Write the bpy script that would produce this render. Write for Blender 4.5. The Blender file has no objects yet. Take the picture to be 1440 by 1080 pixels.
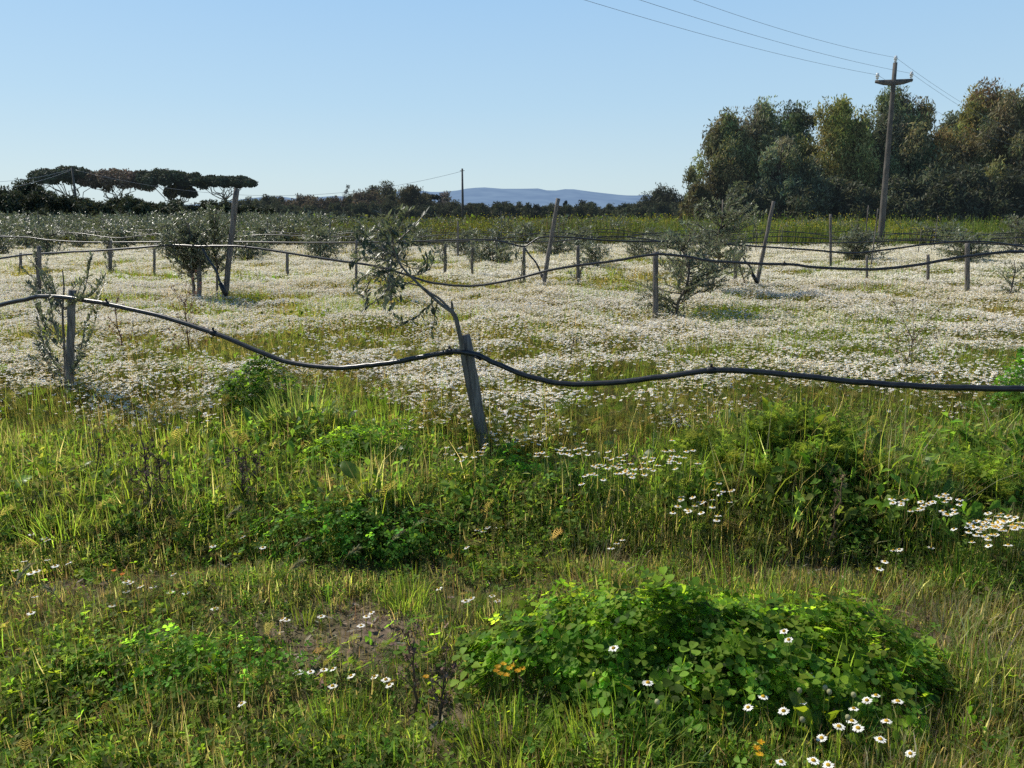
import bpy, math, random
import numpy as np
from mathutils import Vector
R = np.random.default_rng(7)
random.seed(7)
S = bpy.context.scene
COL = S.collection
# ------------------------------------------------------------------ camera model
F = 1040.0; CH = 1.5; HY = 308.0
P = math.atan((540 - HY) / F)
cP, sP = math.cos(P), math.sin(P)

def ray(px, py):
    u = (px - 720) / F; v = (540 - py) / F
    return np.array([u, cP + v * sP, -sP + v * cP])
def at_y(px, py, Y):                       # point seen at a photo position at forward distance Y
    r = ray(px, py); t = Y / r[1]
    return np.array([r[0] * t, Y, CH + r[2] * t])
def at_z(px, py, z=0.0):                   # point seen at a photo position at height z
    r = ray(px, py); t = (z - CH) / r[2]
    return np.array([r[0] * t, r[1] * t, z])
SL = 0.31
def on_row(px, py, c):                     # point on the upright plane of a planting row
    r = ray(px, py); t = c / (r[1] + SL * r[0])
    return np.array([r[0] * t, r[1] * t, CH + r[2] * t])
def rowc(k): return 4.23 + 5.3 * k

SUN_AZ = math.radians(-52); SUN_EL = math.radians(46)
SUN = np.array([math.sin(SUN_AZ) * math.cos(SUN_EL), math.cos(SUN_AZ) * math.cos(SUN_EL), math.sin(SUN_EL)])

# ------------------------------------------------------------------ noise
_perm = np.random.default_rng(3).random((256, 256))
def vnoise(x, y):
    x = np.asarray(x, float); y = np.asarray(y, float)
    xi = np.floor(x).astype(int); yi = np.floor(y).astype(int)
    fx = x - xi; fy = y - yi
    fx = fx * fx * (3 - 2 * fx); fy = fy * fy * (3 - 2 * fy)
    a = _perm[xi & 255, yi & 255]; b = _perm[(xi + 1) & 255, yi & 255]
    c = _perm[xi & 255, (yi + 1) & 255]; d = _perm[(xi + 1) & 255, (yi + 1) & 255]
    return (a * (1 - fx) + b * fx) * (1 - fy) + (c * (1 - fx) + d * fx) * fy
def fbm(x, y, o=3):
    s = 0; a = 1; t = 0
    for i in range(o):
        s = s + a * vnoise(x * 2 ** i + 17.3 * i, y * 2 ** i + 5.1 * i); t += a; a *= .5
    return s / t
def sst(a, b, x):
    t = np.clip((x - a) / (b - a), 0, 1); return t * t * (3 - 2 * t)

def gz(x, y):
    x = np.asarray(x, float); y = np.asarray(y, float)
    r = np.sqrt(x * x + y * y)
    k = 1 - sst(20, 60, r)
    return k * (0.07 * (fbm(x * .8 + 40, y * .8, 3) - .5) + 0.035 * (fbm(x * 4, y * 4 + 9, 2) - .5))

# ------------------------------------------------------------------ materials
def new_mat(name):
    m = bpy.data.materials.new(name); m.use_nodes = True
    nt = m.node_tree; nt.nodes.clear()
    return m, nt, nt.nodes, nt.links
def leaf_mat(name, trans=.4, rough=.5, spec=.35, warm=(1.25, 1.15, .55), back=None, nscale=8., haze=0.0, gain=1.0):
    m, nt, N, L = new_mat(name)
    out = N.new('ShaderNodeOutputMaterial')
    at = N.new('ShaderNodeAttribute'); at.attribute_name = 'Col'
    geo = N.new('ShaderNodeNewGeometry')
    nz = N.new('ShaderNodeTexNoise'); nz.inputs['Scale'].default_value = nscale; nz.inputs['Detail'].default_value = 3
    L.new(geo.outputs['Position'], nz.inputs['Vector'])
    mr = N.new('ShaderNodeMapRange'); mr.inputs['From Min'].default_value = .3; mr.inputs['From Max'].default_value = .7
    mr.inputs['To Min'].default_value = .66 * gain; mr.inputs['To Max'].default_value = 1.34 * gain
    L.new(nz.outputs['Fac'], mr.inputs['Value'])
    mul = N.new('ShaderNodeVectorMath'); mul.operation = 'SCALE'
    L.new(at.outputs['Color'], mul.inputs[0]); L.new(mr.outputs['Result'], mul.inputs['Scale'])
    colr = mul.outputs['Vector']
    if back is not None:
        mx = N.new('ShaderNodeMix'); mx.data_type = 'RGBA'
        mx.inputs['B'].default_value = (*back, 1)
        L.new(geo.outputs['Backfacing'], mx.inputs['Factor']); L.new(colr, mx.inputs['A'])
        colr = mx.outputs['Result']
    pb = N.new('ShaderNodeBsdfPrincipled')
    pb.inputs['Roughness'].default_value = rough
    pb.inputs['Specular IOR Level'].default_value = spec
    L.new(colr, pb.inputs['Base Color'])
    tm = N.new('ShaderNodeVectorMath'); tm.operation = 'MULTIPLY'; tm.inputs[1].default_value = warm
    L.new(colr, tm.inputs[0])
    tr = N.new('ShaderNodeBsdfTranslucent'); L.new(tm.outputs['Vector'], tr.inputs['Color'])
    ms = N.new('ShaderNodeMixShader'); ms.inputs['Fac'].default_value = trans
    L.new(pb.outputs[0], ms.inputs[1]); L.new(tr.outputs[0], ms.inputs[2])
    fin = ms.outputs[0]
    if haze:  # air haze painted in as a pale blue glow over the leaves
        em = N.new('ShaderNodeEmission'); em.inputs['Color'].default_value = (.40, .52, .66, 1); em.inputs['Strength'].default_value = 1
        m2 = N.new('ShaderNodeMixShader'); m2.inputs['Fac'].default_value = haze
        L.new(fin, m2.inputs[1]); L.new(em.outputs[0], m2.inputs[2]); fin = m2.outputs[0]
    L.new(fin, out.inputs['Surface'])
    return m
def solid_mat(name, c1, c2, scale=(20, 20, 20), rough=.8, spec=.3, bump=0., detail=5, lo=.35, hi=.65):
    m, nt, N, L = new_mat(name)
    out = N.new('ShaderNodeOutputMaterial')
    tc = N.new('ShaderNodeTexCoord'); mp = N.new('ShaderNodeMapping'); mp.inputs['Scale'].default_value = scale
    L.new(tc.outputs['Object'], mp.inputs['Vector'])
    nz = N.new('ShaderNodeTexNoise'); nz.inputs['Scale'].default_value = 1; nz.inputs['Detail'].default_value = detail
    L.new(mp.outputs[0], nz.inputs['Vector'])
    cr = N.new('ShaderNodeValToRGB'); cr.color_ramp.elements[0].color = (*c1, 1); cr.color_ramp.elements[1].color = (*c2, 1)
    cr.color_ramp.elements[0].position = lo; cr.color_ramp.elements[1].position = hi
    L.new(nz.outputs['Fac'], cr.inputs['Fac'])
    pb = N.new('ShaderNodeBsdfPrincipled'); pb.inputs['Roughness'].default_value = rough
    pb.inputs['Specular IOR Level'].default_value = spec
    L.new(cr.outputs['Color'], pb.inputs['Base Color'])
    if bump:
        b = N.new('ShaderNodeBump'); b.inputs['Strength'].default_value = bump; b.inputs['Distance'].default_value = .01
        L.new(nz.outputs['Fac'], b.inputs['Height']); L.new(b.outputs[0], pb.inputs['Normal'])
    L.new(pb.outputs[0], out.inputs['Surface'])
    return m
M = {}
M['grass'] = leaf_mat('grass_leaf', gain=1.1, trans=.6, rough=.5, spec=.12, warm=(2.0, 2.0, .95))
M['dry'] = leaf_mat('dry_straw', .4, .7, .1, (1.4, 1.3, 1.1))
M['clover'] = leaf_mat('clover_leaf', gain=1.1, trans=.58, rough=.5, spec=.10, warm=(2.15, 2.1, .8))
M['feather'] = leaf_mat('feathery_leaf', gain=1.1, trans=.58, rough=.6, spec=.08, warm=(2.05, 1.9, 1.0))
M['broad'] = leaf_mat('broad_leaf', gain=1.1, trans=.5, rough=.4, spec=.3, warm=(1.8, 1.6, .5), nscale=20)
M['petal'] = leaf_mat('white_petal', .24, .6, .1, (1.0, 1.0, .96), nscale=60)
M['yellow'] = leaf_mat('yellow_floret', .25, .6, .2, (1.1, 1., .5))
M['crop'] = leaf_mat('crop_leaf', .5, .6, .1, (1.35, 1.25, .8), nscale=.7)
M['olive'] = leaf_mat('olive_leaf', .2, .42, .4, (1.1, 1.1, .6), back=(.26, .285, .20))
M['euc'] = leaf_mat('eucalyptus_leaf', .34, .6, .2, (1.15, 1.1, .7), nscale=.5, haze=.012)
M['hedge'] = leaf_mat('hedge_leaf', .22, .6, .2, (1.1, 1.05, .6), nscale=.5)
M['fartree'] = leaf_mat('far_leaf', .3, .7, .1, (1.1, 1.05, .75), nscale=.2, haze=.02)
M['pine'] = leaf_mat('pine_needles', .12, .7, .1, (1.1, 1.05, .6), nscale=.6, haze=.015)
M['bark'] = solid_mat('grey_bark', (.09, .075, .06), (.22, .19, .155), (40, 40, 9), .9, .2, .5)
M['oldbark'] = solid_mat('tree_bark', (.12, .10, .085), (.32, .28, .235), (6, 6, 1.5), .9, .2, .4)
M['stake'] = solid_mat('weathered_stake_wood', (.075, .064, .055), (.26, .23, .20), (55, 55, 5), .9, .15, .9, 8, .3, .7)
M['pipe'] = solid_mat('black_polyethylene', (.011, .011, .012), (.030, .029, .028), (30, 30, 30), .34, .5, .08)
M['tape'] = solid_mat('black_tie', (.008, .008, .008), (.02, .02, .02), (60, 60, 60), .5, .4)
M['pole'] = solid_mat('concrete_pole', (.085, .075, .066), (.155, .14, .122), (5, 5, 2), .85, .2, .3)
M['polewood'] = solid_mat('wooden_pole', (.07, .06, .05), (.16, .14, .12), (8, 8, 1), .9, .2, .3)
M['porcelain'] = solid_mat('white_porcelain', (.62, .62, .60), (.80, .80, .78), (10, 10, 10), .2, .6)
M['wire'] = solid_mat('wire_metal', (.16, .18, .21), (.24, .26, .29), (3, 3, 3), .5, .5)
M['deadstem'] = leaf_mat('dead_stem', .1, .8, .15, (1, 1, 1), nscale=40)

# ------------------------------------------------------------------ mesh tools
class Soup:
    def __init__(s): s.v = []; s.f = []; s.c = []; s.n = 0
    def add(s, V, Fc, C):
        V = np.asarray(V, np.float32).reshape(-1, 3); Fc = np.asarray(Fc, np.int64).reshape(-1, 3)
        C = np.broadcast_to(np.asarray(C, np.float32), V.shape)
        s.v.append(V); s.f.append((Fc + s.n).astype(np.int32)); s.c.append(np.array(C, np.float32)); s.n += len(V)
    def mesh(s, name, mat, smooth=False):
        V = np.concatenate(s.v); Fc = np.concatenate(s.f); C = np.concatenate(s.c)
        me = bpy.data.meshes.new(name)
        me.vertices.add(len(V)); me.vertices.foreach_set('co', V.ravel())
        me.loops.add(len(Fc) * 3); me.loops.foreach_set('vertex_index', Fc.ravel())
        me.polygons.add(len(Fc))
        me.polygons.foreach_set('loop_start', np.arange(0, len(Fc) * 3, 3, dtype=np.int32))
        if smooth: me.polygons.foreach_set('use_smooth', np.ones(len(Fc), bool))
        a = me.attributes.new('Col', 'FLOAT_COLOR', 'POINT')
        a.data.foreach_set('color', np.c_[C, np.ones(len(C), np.float32)].astype(np.float32).ravel())
        me.materials.append(mat); me.update(calc_edges=True)
        return me
    def build(s, name, mat, parent=None, smooth=False):
        if parent is not None:
            q = np.array(parent.location, np.float32); s.v = [v - q for v in s.v]
        me = s.mesh(name, mat, smooth)
        o = bpy.data.objects.new(name, me); COL.objects.link(o)
        if parent is not None:
            o.parent = parent
        return o
def tag(o, label=None, cat=None, group=None, kind=None):
    if label: o['label'] = label
    if cat: o['category'] = cat
    if group: o['group'] = group
    if kind: o['kind'] = kind
    return o
def empty(name, loc, label, cat, group=None):
    o = bpy.data.objects.new(name, None); COL.objects.link(o); o.location = [float(q) for q in loc]
    o.empty_display_size = .1
    return tag(o, label, cat, group)
def unit(v): return v / np.maximum(np.linalg.norm(v, axis=-1, keepdims=True), 1e-9)
def frames_y(d, up=None):                  # local Y along d
    d = unit(d); ref = unit(R.normal(size=d.shape)) if up is None else np.broadcast_to(up, d.shape) + R.normal(size=d.shape) * .25
    x = unit(np.cross(d, ref)); z = np.cross(x, d)
    return np.stack([x, d, z], axis=2)
def frames_z(n):                           # local Z along n, random turn
    n = unit(n); ref = unit(R.normal(size=n.shape)); x = unit(np.cross(ref, n)); y = np.cross(n, x)
    return np.stack([x, y, n], axis=2)
def scatter(s, T, TF, pos, Mx, sc, col, tint=None):
    n = len(pos); T = np.asarray(T, float); k = len(T)
    if n == 0: return
    sc = np.asarray(sc, float)
    if sc.ndim == 0: sc = np.full(n, sc)
    if sc.ndim == 1: sc = sc[:, None].repeat(3, 1)
    loc = T[None] * sc[:, None, :]
    V = np.einsum('nij,nkj->nki', Mx, loc) + pos[:, None, :]
    Fc = (np.asarray(TF)[None] + (np.arange(n) * k)[:, None, None])
    col = np.broadcast_to(np.asarray(col, float), (n, 3))
    C = np.repeat(col[:, None, :], k, 1)
    if tint is not None: C = C * np.asarray(tint, float)[None, :, :]
    s.add(V.reshape(-1, 3), Fc.reshape(-1, 3), C.reshape(-1, 3))
def blades(s, pos, h, w, az, lean, bend, col, segs=3, tipcol=None):
    n = len(pos)
    if n == 0: return
    t = np.linspace(0, 1, segs + 1)
    ang = lean[:, None] + bend[:, None] * t[None] ** 1.3
    step = (h / segs)[:, None]
    dx = np.cumsum(np.sin(ang) * step, 1) - np.sin(ang[:, :1]) * step
    dz = np.cumsum(np.cos(ang) * step, 1) - np.cos(ang[:, :1]) * step
    hx, hy = np.cos(az)[:, None], np.sin(az)[:, None]
    c = np.stack([pos[:, :1] + dx * hx, pos[:, 1:2] + dx * hy, pos[:, 2:3] + dz], 2)
    tw = az + R.normal(0, .5, n)
    sx = np.stack([-np.sin(tw), np.cos(tw), np.zeros(n)], 1)
    prof = (1 - t ** 2.2) * (0.75 + .5 * t) * .5
    V = np.empty((n, 2 * segs + 1, 3))
    for i in range(segs):
        o = sx * (w * prof[i])[:, None]
        V[:, 2 * i] = c[:, i] - o; V[:, 2 * i + 1] = c[:, i] + o
    V[:, 2 * segs] = c[:, segs]
    fs = []
    for i in range(segs - 1):
        a = 2 * i; fs += [(a, a + 1, a + 3), (a, a + 3, a + 2)]
    a = 2 * segs - 2; fs.append((a, a + 1, a + 2))
    k = 2 * segs + 1
    Fc = np.asarray(fs)[None] + (np.arange(n) * k)[:, None, None]
    C = np.repeat(col[:, None, :], k, 1)
    if tipcol is not None:
        wt = np.r_[np.repeat(t[:-1], 2), 1.0] ** 2
        C = C * (1 - wt)[None, :, None] + tipcol[:, None, :] * wt[None, :, None]
    s.add(V.reshape(-1, 3), Fc.reshape(-1, 3), C.reshape(-1, 3))
def tube(s, pts, rad, sides=8, col=(.2, .2, .2), cap=True, rough=0.):
    pts = np.asarray(pts, float); n = len(pts); rad = np.broadcast_to(np.asarray(rad, float), (n,))
    tg = unit(np.gradient(pts, axis=0))
    ref = np.array([0, 0, 1.]) if abs(tg[:, 2]).mean() < .8 else np.array([1., 0, 0])
    x = unit(np.cross(tg, ref)); y = np.cross(x, tg)
    a = np.linspace(0, 2 * math.pi, sides, endpoint=False)
    rr = rad[:, None] * (1 + (R.normal(0, rough, (n, sides)) if rough else 0))
    V = pts[:, None, :] + rr[:, :, None] * (x[:, None, :] * np.cos(a)[None, :, None] + y[:, None, :] * np.sin(a)[None, :, None])
    fs = []
    for i in range(n - 1):
        for j in range(sides):
            k = (j + 1) % sides; p, q, r_, t_ = i * sides + j, i * sides + k, (i + 1) * sides + k, (i + 1) * sides + j
            fs += [(p, q, r_), (p, r_, t_)]
    V = V.reshape(-1, 3)
    if cap:
        V = np.r_[V, pts[:1], pts[-1:]]; b = n * sides
        for j in range(sides):
            k = (j + 1) % sides
            fs += [(b, k, j), (b + 1, (n - 1) * sides + j, (n - 1) * sides + k)]
    s.add(V, fs, col)
def smooth_path(pts, m=8):
    p = np.asarray(pts, float); p = np.r_[[2 * p[0] - p[1]], p, [2 * p[-1] - p[-2]]]
    out = []
    for i in range(1, len(p) - 2):
        for t in np.linspace(0, 1, m, endpoint=False):
            a, b, c, d = p[i - 1:i + 3]
            out.append(.5 * ((2 * b) + (-a + c) * t + (2 * a - 5 * b + 4 * c - d) * t * t + (-a + 3 * b - 3 * c + d) * t ** 3))
    out.append(p[-2]); return np.array(out)
def jit(c, n, v=.25, hue=.08):
    c = np.broadcast_to(np.asarray(c, float), (n, 3))
    return np.clip(c * (1 + R.normal(0, v, (n, 1))).clip(.35, 1.9) * (1 + R.normal(0, hue, (n, 3))), .004, .95)
def pick(cols, w, n, v=.22):
    cols = np.asarray(cols, float); i = R.choice(len(cols), n, p=np.asarray(w) / np.sum(w))
    return jit(cols[i], n, v)

# leaf templates -------------------------------------------------------------
LEAF = np.array([(0, 0, 0), (-.11, .35, .03), (.11, .35, .03), (0, .38, -.01), (-.08, .72, .02), (.08, .72, .02), (0, 1, 0)])
LEAF_F = [(0, 3, 1), (0, 2, 3), (1, 3, 4), (3, 2, 5), (3, 6, 4), (3, 5, 6)]
CARD = np.array([(0, -.5, 0), (.34, -.1, .06), (.2, .42, -.05), (-.1, .55, .03), (-.36, .12, -.04)])
CARD_F = [(0, 1, 2), (0, 2, 3), (0, 3, 4)]
DROOP = np.array([(0, .5, 0), (.17, .05, .03), (0, -.55, 0), (-.15, .0, .02)]); DROOP_F = [(0, 1, 2), (0, 2, 3)]
def spray_leaves(s, cen, rad, n, size, col, g=.5, down=1.0):
    p = np.asarray(cen) + np.clip(R.normal(size=(n, 3)), -2.2, 2.2) * g * np.asarray(rad)
    d = unit(R.normal(size=(n, 3)) + np.array([0, 0, down]))
    scatter(s, DROOP, DROOP_F, p, frames_y(d), size * R.uniform(.6, 1.4, n), jit(col, n, .24, .07))
def clover_tpl():
    V = []; Fc = []
    prof = [(0, .04), (.35, .30), (.7, .46), (.95, .36), (1.02, .16)]
    for k in range(3):
        a = k * 2 * math.pi / 3; ca, sa = math.cos(a), math.sin(a); b = len(V)
        L = []
        for (y, w) in prof: L += [(-w, y, .14 * w + .1 * y), (w, y, .14 * w + .1 * y)]
        L += [(0, y * .96, -.03 + .1 * y) for (y, w) in prof]
        for (x, y, z) in L:
            y2 = y + .05; V.append((x * ca - y2 * sa, x * sa + y2 * ca, z))
        for i in range(4):
            l0, r0, l1, r1, m0, m1 = b + 2 * i, b + 2 * i + 1, b + 2 * i + 2, b + 2 * i + 3, b + 10 + i, b + 11 + i
            Fc += [(l0, m0, m1), (l0, m1, l1), (m0, r0, r1), (m0, r1, m1)]
    return np.array(V) * .5, Fc
CLV, CLF = clover_tpl()
def feather_tpl(pairs=7):
    V = []; Fc = []
    def tri(a, b, w):
        a = np.array(a, float); b = np.array(b, float); d = b - a; n = np.array([-d[1], d[0], 0]); n = n / (np.linalg.norm(n) + 1e-9) * w
        i = len(V); V.extend([a - n, a + n, b]); Fc.append((i, i + 1, i + 2))
    tri((0, 0, 0), (0, 1, .05), .012)
    for i in range(pairs):
        y = .18 + .75 * i / (pairs - 1); L = .34 * math.sin(math.pi * (.2 + .75 * i / pairs)) + .06
        for sgn in (-1, 1):
            e = (sgn * L, y + L * .6, .06 * (i % 2))
            tri((0, y, 0), e, .022)
            m = (sgn * L * .5, y + L * .3, .03)
            tri(m, (m[0] + sgn * .02, m[1] + L * .5, .08), .018)
            tri(m, (m[0] + sgn * L * .45, m[1] - .03, -.05), .018)
    return np.array(V), Fc
FTV, FTF = feather_tpl(8)
def sprig_tpl(seed, k=9):
    r = np.random.default_rng(seed); V = []; Fc = []
    V += [(-.008, 0, 0), (.008, 0, 0), (.03, 1, .05)]; Fc.append((0, 1, 2))
    for i in range(k):
        y = .2 + .8 * i / k; a = i * 2.4 + r.normal(0, .4); L = r.uniform(.22, .36) * (1.1 - .5 * y); w = L * r.uniform(.2, .32); el = r.uniform(.1, .9)
        d = np.array([math.cos(a) * math.cos(el), math.sin(el), math.sin(a) * math.cos(el)]); sd = np.cross(d, (0, 1, 0)); sd /= np.linalg.norm(sd); b = len(V); o = np.array([.03 * y, y, 0])
        V += [tuple(o), tuple(o + d * L * .55 + sd * w), tuple(o + d * L + np.array([0, -.05, 0])), tuple(o + d * L * .5 - sd * w)]; Fc += [(b, b + 1, b + 2), (b, b + 2, b + 3)]
    return np.array(V), Fc
SPR = [sprig_tpl(q) for q in range(5)]
def bent(T, k, tw):
    T = np.array(T); y = T[:, 1].copy(); T[:, 2] += k * y * y; T[:, 0] = T[:, 0] * (1 + tw * np.sin(y * 9)) + tw * .25 * y * y; return T
FTS = [bent(FTV, k, t) for k, t in ((-.5, .3), (-.2, -.4), (.25, .5), (-.8, -.2), (0.1, .25))]
def broad_tpl():
    V = []; Fc = []; prof = [(0, .03), (.15, .05), (.3, .13), (.5, .17), (.7, .15), (.87, .08), (1, .0)]
    for i, (y, w) in enumerate(prof):
        z = .18 * math.sin(y * 2.2) - .16 * y * y; wv = .02 * math.sin(i * 2.1)
        V += [(-w, y, z + .35 * w + wv), (0, y, z), (w, y, z + .35 * w - wv)]
    for i in range(len(prof) - 1):
        a = 3 * i
        for k in (0, 1): Fc += [(a + k, a + k + 1, a + k + 4), (a + k, a + k + 4, a + k + 3)]
    return np.array(V), Fc
BRV, BRF = broad_tpl()
def daisy_lod(pet=9, droop=-.12, cen=5):
    V = [(0, 0, 0)]; Fc = []; T = [(1, 1, 1)]
    for i in range(pet * 2):
        a = math.pi * i / pet; r = .5 if i % 2 == 0 else .36
        V.append((r * math.cos(a), r * math.sin(a), droop * (r * 2) ** 2 + .03 * ((i // 2) % 2))); T.append((1, 1, 1))
    for i in range(pet * 2): Fc.append((0, 1 + i, 1 + (i + 1) % (pet * 2)))
    b = len(V)
    for i in range(cen):
        a = 2 * math.pi * i / cen; V.append((.17 * math.cos(a), .17 * math.sin(a), .0)); T.append((.62, .38, .02))
    V.append((0, 0, .13)); T.append((.66, .42, .025))
    for i in range(cen): Fc.append((b + i, b + (i + 1) % cen, b + cen))
    return np.array(V), Fc, np.array(T)
D1 = daisy_lod(6, -.12, 5)
def daisy_far():
    V = [(0, 0, .05)]; Fc = []; T = [(.93, .80, .5)]
    for i in range(6):
        a = math.pi * i / 3; V.append((.48 * math.cos(a), .48 * math.sin(a), -.08)); T.append((1, 1, 1)); Fc.append((0, 1 + i, 1 + (i + 1) % 6))
    return np.array(V), Fc, np.array(T)
D2 = daisy_far()

# ------------------------------------------------------------------ ground
def build_ground():
    yy = np.concatenate([np.linspace(-40, 0, 12), np.linspace(.25, 9, 150), 9 + np.cumsum(np.geomspace(.07, 500, 110))])
    h = np.concatenate([np.linspace(.06, 7, 110), 7 + np.cumsum(np.geomspace(.08, 550, 70))])
    xx = np.concatenate([-h[::-1], [0], h])
    X, Y = np.meshgrid(xx, yy); Z = gz(X, Y)
    nx, ny = len(xx), len(yy); V = np.stack([X, Y, Z], 2).reshape(-1, 3)
    i = np.arange(nx - 1)[None] + (np.arange(ny - 1) * nx)[:, None]; i = i.ravel()
    Fc = np.concatenate([np.stack([i, i + 1, i + nx + 1], 1), np.stack([i, i + nx + 1, i + nx], 1)])
    m, nt, N, L = new_mat('field_soil')
    out = N.new('ShaderNodeOutputMaterial'); pb = N.new('ShaderNodeBsdfPrincipled'); pb.inputs['Roughness'].default_value = .95
    pb.inputs['Specular IOR Level'].default_value = .1
    geo = N.new('ShaderNodeNewGeometry')
    n1 = N.new('ShaderNodeTexNoise'); n1.inputs['Scale'].default_value = 1.3; n1.inputs['Detail'].default_value = 6
    n2 = N.new('ShaderNodeTexNoise'); n2.inputs['Scale'].default_value = 35; n2.inputs['Detail'].default_value = 8
    for q in (n1, n2): L.new(geo.outputs['Position'], q.inputs['Vector'])
    c1 = N.new('ShaderNodeValToRGB'); c1.color_ramp.elements[0].color = (.085, .06, .042, 1); c1.color_ramp.elements[1].color = (.23, .175, .125, 1)
    c1.color_ramp.elements[0].position = .3; c1.color_ramp.elements[1].position = .7
    L.new(n2.outputs['Fac'], c1.inputs['Fac'])
    c2 = N.new('ShaderNodeValToRGB'); c2.color_ramp.elements[0].color = (0, 0, 0, 1); c2.color_ramp.elements[1].color = (1, 1, 1, 1)
    c2.color_ramp.elements[0].position = .42; c2.color_ramp.elements[1].position = .62
    L.new(n1.outputs['Fac'], c2.inputs['Fac'])
    mx = N.new('ShaderNodeMix'); mx.data_type = 'RGBA'; mx.inputs['B'].default_value = (.075, .085, .025, 1)
    L.new(c2.outputs['Color'], mx.inputs['Factor']); L.new(c1.outputs['Color'], mx.inputs['A'])
    ln = N.new('ShaderNodeVectorMath'); ln.operation = 'LENGTH'; L.new(geo.outputs['Position'], ln.inputs[0])
    mr = N.new('ShaderNodeMapRange'); mr.inputs['From Min'].default_value = 24; mr.inputs['From Max'].default_value = 45
    L.new(ln.outputs['Value'], mr.inputs['Value'])
    mx2 = N.new('ShaderNodeMix'); mx2.data_type = 'RGBA'; mx2.inputs['B'].default_value = (.075, .095, .022, 1)
    L.new(mr.outputs['Result'], mx2.inputs['Factor']); L.new(mx.outputs['Result'], mx2.inputs['A'])
    bp = N.new('ShaderNodeBump'); bp.inputs['Strength'].default_value = .8; bp.inputs['Distance'].default_value = .02
    L.new(n2.outputs['Fac'], bp.inputs['Height']); L.new(bp.outputs[0], pb.inputs['Normal'])
    L.new(mx2.outputs['Result'], pb.inputs['Base Color']); L.new(pb.outputs[0], out.inputs['Surface'])
    s = Soup(); s.add(V, Fc, (1, 1, 1)); o = s.build('ground', m, smooth=True); tag(o, kind='structure')
build_ground()

# ------------------------------------------------------------------ hills
def build_hills():
    prof_px = [(-300, 300), (-100, 296), (60, 292), (200, 290), (300, 286), (345, 279), (385, 275), (420, 279), (470, 275), (500, 277), (545, 270), (580, 266),
               (610, 270), (640, 268), (660, 264), (682, 263), (705, 265), (735, 265), (760, 264.5), (775, 269), (788, 266), (802, 265),
               (830, 269), (870, 273.5), (890, 275), (910, 273), (930, 277), (960, 282), (1050, 290), (1300, 297), (1700, 301)]
    m, nt, N, L = new_mat('hazy_hill')
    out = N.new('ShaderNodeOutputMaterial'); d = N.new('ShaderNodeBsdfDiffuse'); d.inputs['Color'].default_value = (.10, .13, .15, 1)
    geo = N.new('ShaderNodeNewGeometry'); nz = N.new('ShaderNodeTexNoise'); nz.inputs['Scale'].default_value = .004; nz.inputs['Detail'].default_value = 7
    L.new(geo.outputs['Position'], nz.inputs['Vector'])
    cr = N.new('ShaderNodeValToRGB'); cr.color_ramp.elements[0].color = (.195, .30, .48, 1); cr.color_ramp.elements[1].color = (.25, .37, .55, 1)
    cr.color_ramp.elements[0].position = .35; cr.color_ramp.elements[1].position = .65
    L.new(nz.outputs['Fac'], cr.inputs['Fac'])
    e = N.new('ShaderNodeEmission'); L.new(cr.outputs[0], e.inputs['Color'])  # aerial haze painted on the hills as bluish emission
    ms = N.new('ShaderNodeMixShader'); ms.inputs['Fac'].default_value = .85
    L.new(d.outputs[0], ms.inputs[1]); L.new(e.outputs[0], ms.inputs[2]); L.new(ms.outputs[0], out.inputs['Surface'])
    D = 8000.; xs = np.linspace(-300, 1700, 160); ys = np.interp(xs, [p[0] for p in prof_px], [p[1] for p in prof_px])
    top = np.array([at_y(x, y, D) for x, y in zip(xs, ys)])
    s = Soup(); rows = []
    for t in np.linspace(0, 1, 12):
        r = top.copy(); r[:, 1] = D - 2600 * (1 - t); r[:, 2] = top[:, 2] * (t ** 1.4) + (1 - t) * t * 60 * (fbm(xs * .05, np.full_like(xs, t * 5), 3) - .5) * 2 - 3
        rows.append(r)
    r = top.copy(); r[:, 1] += 2500; r[:, 2] = -5; rows.append(r)
    V = np.concatenate(rows); n = len(xs); Fc = []
    for k in range(len(rows) - 1):
        for i in range(n - 1):
            a = k * n + i; Fc += [(a, a + 1, a + n + 1), (a, a + n + 1, a + n)]
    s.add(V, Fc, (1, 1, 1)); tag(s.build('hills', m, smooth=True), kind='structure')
build_hills()

# ------------------------------------------------------------------ trees
def clump_leaves(s, cen, rad, n, size, col, shell=.55, card=(CARD, CARD_F), squash=None):
    """leaves through the outer part of an ellipsoid clump"""
    d = unit(R.normal(size=(n, 3))); r = shell + (1 - shell) * R.random(n) ** .7
    r *= 1 + .25 * (R.random(n) - .4)
    p = np.asarray(cen) + d * r[:, None] * np.asarray(rad)
    nor = unit(d + R.normal(size=(n, 3)) * .9)
    scatter(s, card[0], card[1], p, frames_z(nor), size * R.uniform(.6, 1.35, n), jit(col, n, .2, .07))

def limb(s, a, b, r0, r1, col=(.2, .2, .2), wob=.06, sides=6, n=6):
    a = np.asarray(a, float); b = np.asarray(b, float); t = np.linspace(0, 1, n)[:, None]
    L = np.linalg.norm(b - a); p = a + (b - a) * t + R.normal(0, wob * L / 3, (n, 3)) * np.sin(t * math.pi)
    tube(s, p, np.linspace(r0, r1, n), sides, col); return p

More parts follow.
